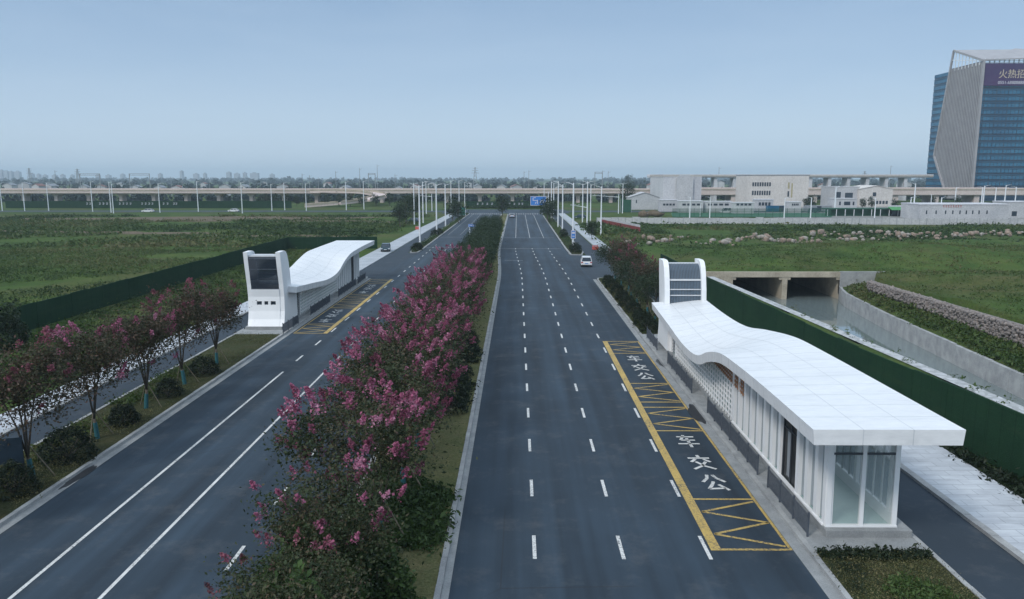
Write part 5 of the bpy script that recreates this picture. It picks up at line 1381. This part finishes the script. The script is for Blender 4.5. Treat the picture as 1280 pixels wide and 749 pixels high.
# open crown
cr = MB()
for k in range(9):
    y = 493.3 + k * 3.9; r_ = zrange(y)
    if r_: cr.bar((XS, y, 84), (XS, y, r_[1]), .35)
cr.bar((XS, 494, 85.9), (XS, 529, 91.5), .4)
for k in range(28): cr.bar((X0 + 1 + k * 3, Y0 + 1, ZT - 1.2), (X0 + 1 + k * 3, Y0 + 1, ZT + 3.0), .5)
for k in range(4): cr.bar((X0 + 1, Y0 + 1.1, ZT - .6 + k * 1.1), (X1, Y0 + 1.1, ZT - .6 + k * 1.1), .3)
cr.build('crown_frame', 'lamp_white', oc)
MB().hexa([(XS - .5, 492, 85.9), (X1 + 1, 492, 88.5), (X1 + 1, 528, 95), (XS + 40, 528, 98.0)], [(XS - .5, 492, 86.7), (X1 + 1, 492, 89.3), (X1 + 1, 528, 95.8), (XS + 40, 528, 98.8)]).build('roof_canopy', 'tower_grey', oc)
MB().hexa([(XS - .4, 492.3, 85.8), (XS + 40, 528, 97.9), (XS + 38, 528.5, 97.4), (XS - .4, 527.9, 97.0)], [(XS - .4, 492.3, 86.6), (XS + 40, 528, 98.7), (XS + 38, 528.5, 98.2), (XS - .4, 527.9, 97.8)]).build('roof_canopy', 'tower_grey', oc)
bn = MB().box(X0 + .4, X1, Y0 - .9, Y0 - .7, ZT - 13.6, ZT - .2).build('banner', 'banner_purple', oc)
def text(s, x, z, size, mat, parent, y):
    cu = bpy.data.curves.new('lettering', 'FONT'); cu.body = s; cu.size = size; cu.extrude = .03; cu.align_x = 'LEFT'
    o = bpy.data.objects.new('lettering', cu); C.objects.link(o); dg = bpy.context.evaluated_depsgraph_get()
    me = bpy.data.meshes.new_from_object(o.evaluated_get(dg)); bpy.data.objects.remove(o)
    o = bpy.data.objects.new('lettering', me); me.materials.clear(); me.materials.append(MATS[mat]); C.objects.link(o)
    o.rotation_euler = (R(90), 0, 0); o.location = (x, y, z); o.parent = parent
text('火热招商', X0 + 9.0, ZT - 8.6, 5.6, 'banner_gold', bn, Y0 - 1.0)
text('0551-68888888', X0 + 9.0, ZT - 12.6, 2.6, 'banner_white', bn, Y0 - 1.0)

# ------------------------------------------------------------------ air
hz = MB().box(-9300, 9300, -80, 9300, -8, 108).build('haze', 'black'); hz['kind'] = 'stuff'
m = bpy.data.materials.new('haze_air'); m.use_nodes = True; nt = m.node_tree; nt.nodes.clear()
out = nt.nodes.new('ShaderNodeOutputMaterial'); pv = nt.nodes.new('ShaderNodeVolumePrincipled')
pv.inputs['Color'].default_value = (.74, .90, 1.0, 1); pv.inputs['Density'].default_value = .00021; pv.inputs['Anisotropy'].default_value = .0
nt.links.new(pv.outputs[0], out.inputs['Volume']); hz.data.materials.clear(); hz.data.materials.append(m)

# ------------------------------------------------------------------ light and sky
SUN_EL, SUN_AZ = R(42), R(222)      # azimuth clockwise from +Y
wd = bpy.data.worlds.new('World'); sc.world = wd; wd.use_nodes = True
nt = wd.node_tree; bg = nt.nodes['Background']
sky = nt.nodes.new('ShaderNodeTexSky'); sky.sky_type = 'NISHITA'; sky.sun_disc = False
sky.sun_elevation = SUN_EL; sky.sun_rotation = SUN_AZ; sky.air_density = 1.0; sky.dust_density = 2.0; sky.ozone_density = 1.5; sky.altitude = 30
tc = nt.nodes.new('ShaderNodeTexCoord'); sp_ = nt.nodes.new('ShaderNodeSeparateXYZ'); nt.links.new(tc.outputs['Generated'], sp_.inputs[0])
# thin overcast veil over the clear sky: pale at the horizon, deeper above, bright overhead
veil = ramp(nt, sp_.outputs['Z'], [(0.0, (5.3, 6.6, 7.85)), (.055, (4.55, 5.92, 7.45)), (.13, (3.35, 4.70, 6.45)), (.24, (2.35, 3.58, 5.35)), (.45, (6.6, 8.2, 10.0)), (1.0, (8.6, 10.2, 12.0))])
cl = noise(nt, mapping(nt, (1, 1, 5), 'Generated'), 2.2, 6, .6, .4)
veil = mixc(nt, ramp(nt, cl, [(.42, 0), (.75, .16)]), veil, (5.6, 6.7, 7.8))
colr = mixc(nt, .82, sky.outputs['Color'], veil)
nt.links.new(colr, bg.inputs['Color']); bg.inputs['Strength'].default_value = .10
sun = bpy.data.lights.new('sun', 'SUN'); sun.energy = 1.5; sun.angle = R(10); sun.color = (1, .96, .90)
so = bpy.data.objects.new('sun', sun); C.objects.link(so)
dvec = Vector((math.sin(SUN_AZ) * math.cos(SUN_EL), math.cos(SUN_AZ) * math.cos(SUN_EL), math.sin(SUN_EL)))
so.rotation_euler = dvec.to_track_quat('Z', 'Y').to_euler(); so.location = (0, -20, 60)
vs = sc.view_settings; vs.view_transform = 'Standard'; vs.look = 'None'; vs.exposure = .28; vs.gamma = 1; vs.use_curve_mapping = False
cy = sc.cycles
cy.max_bounces = 6; cy.diffuse_bounces = 2; cy.glossy_bounces = 2; cy.transparent_max_bounces = 10; cy.transmission_bounces = 3; cy.volume_bounces = 0
cy.use_denoising = True
for p in pink + near + sidem + dull + plain + shr + big + wild + tall + small + [lamp1, lamp2, lamp3]:
    if p not in USED: print('UNUSED proto', p.name)
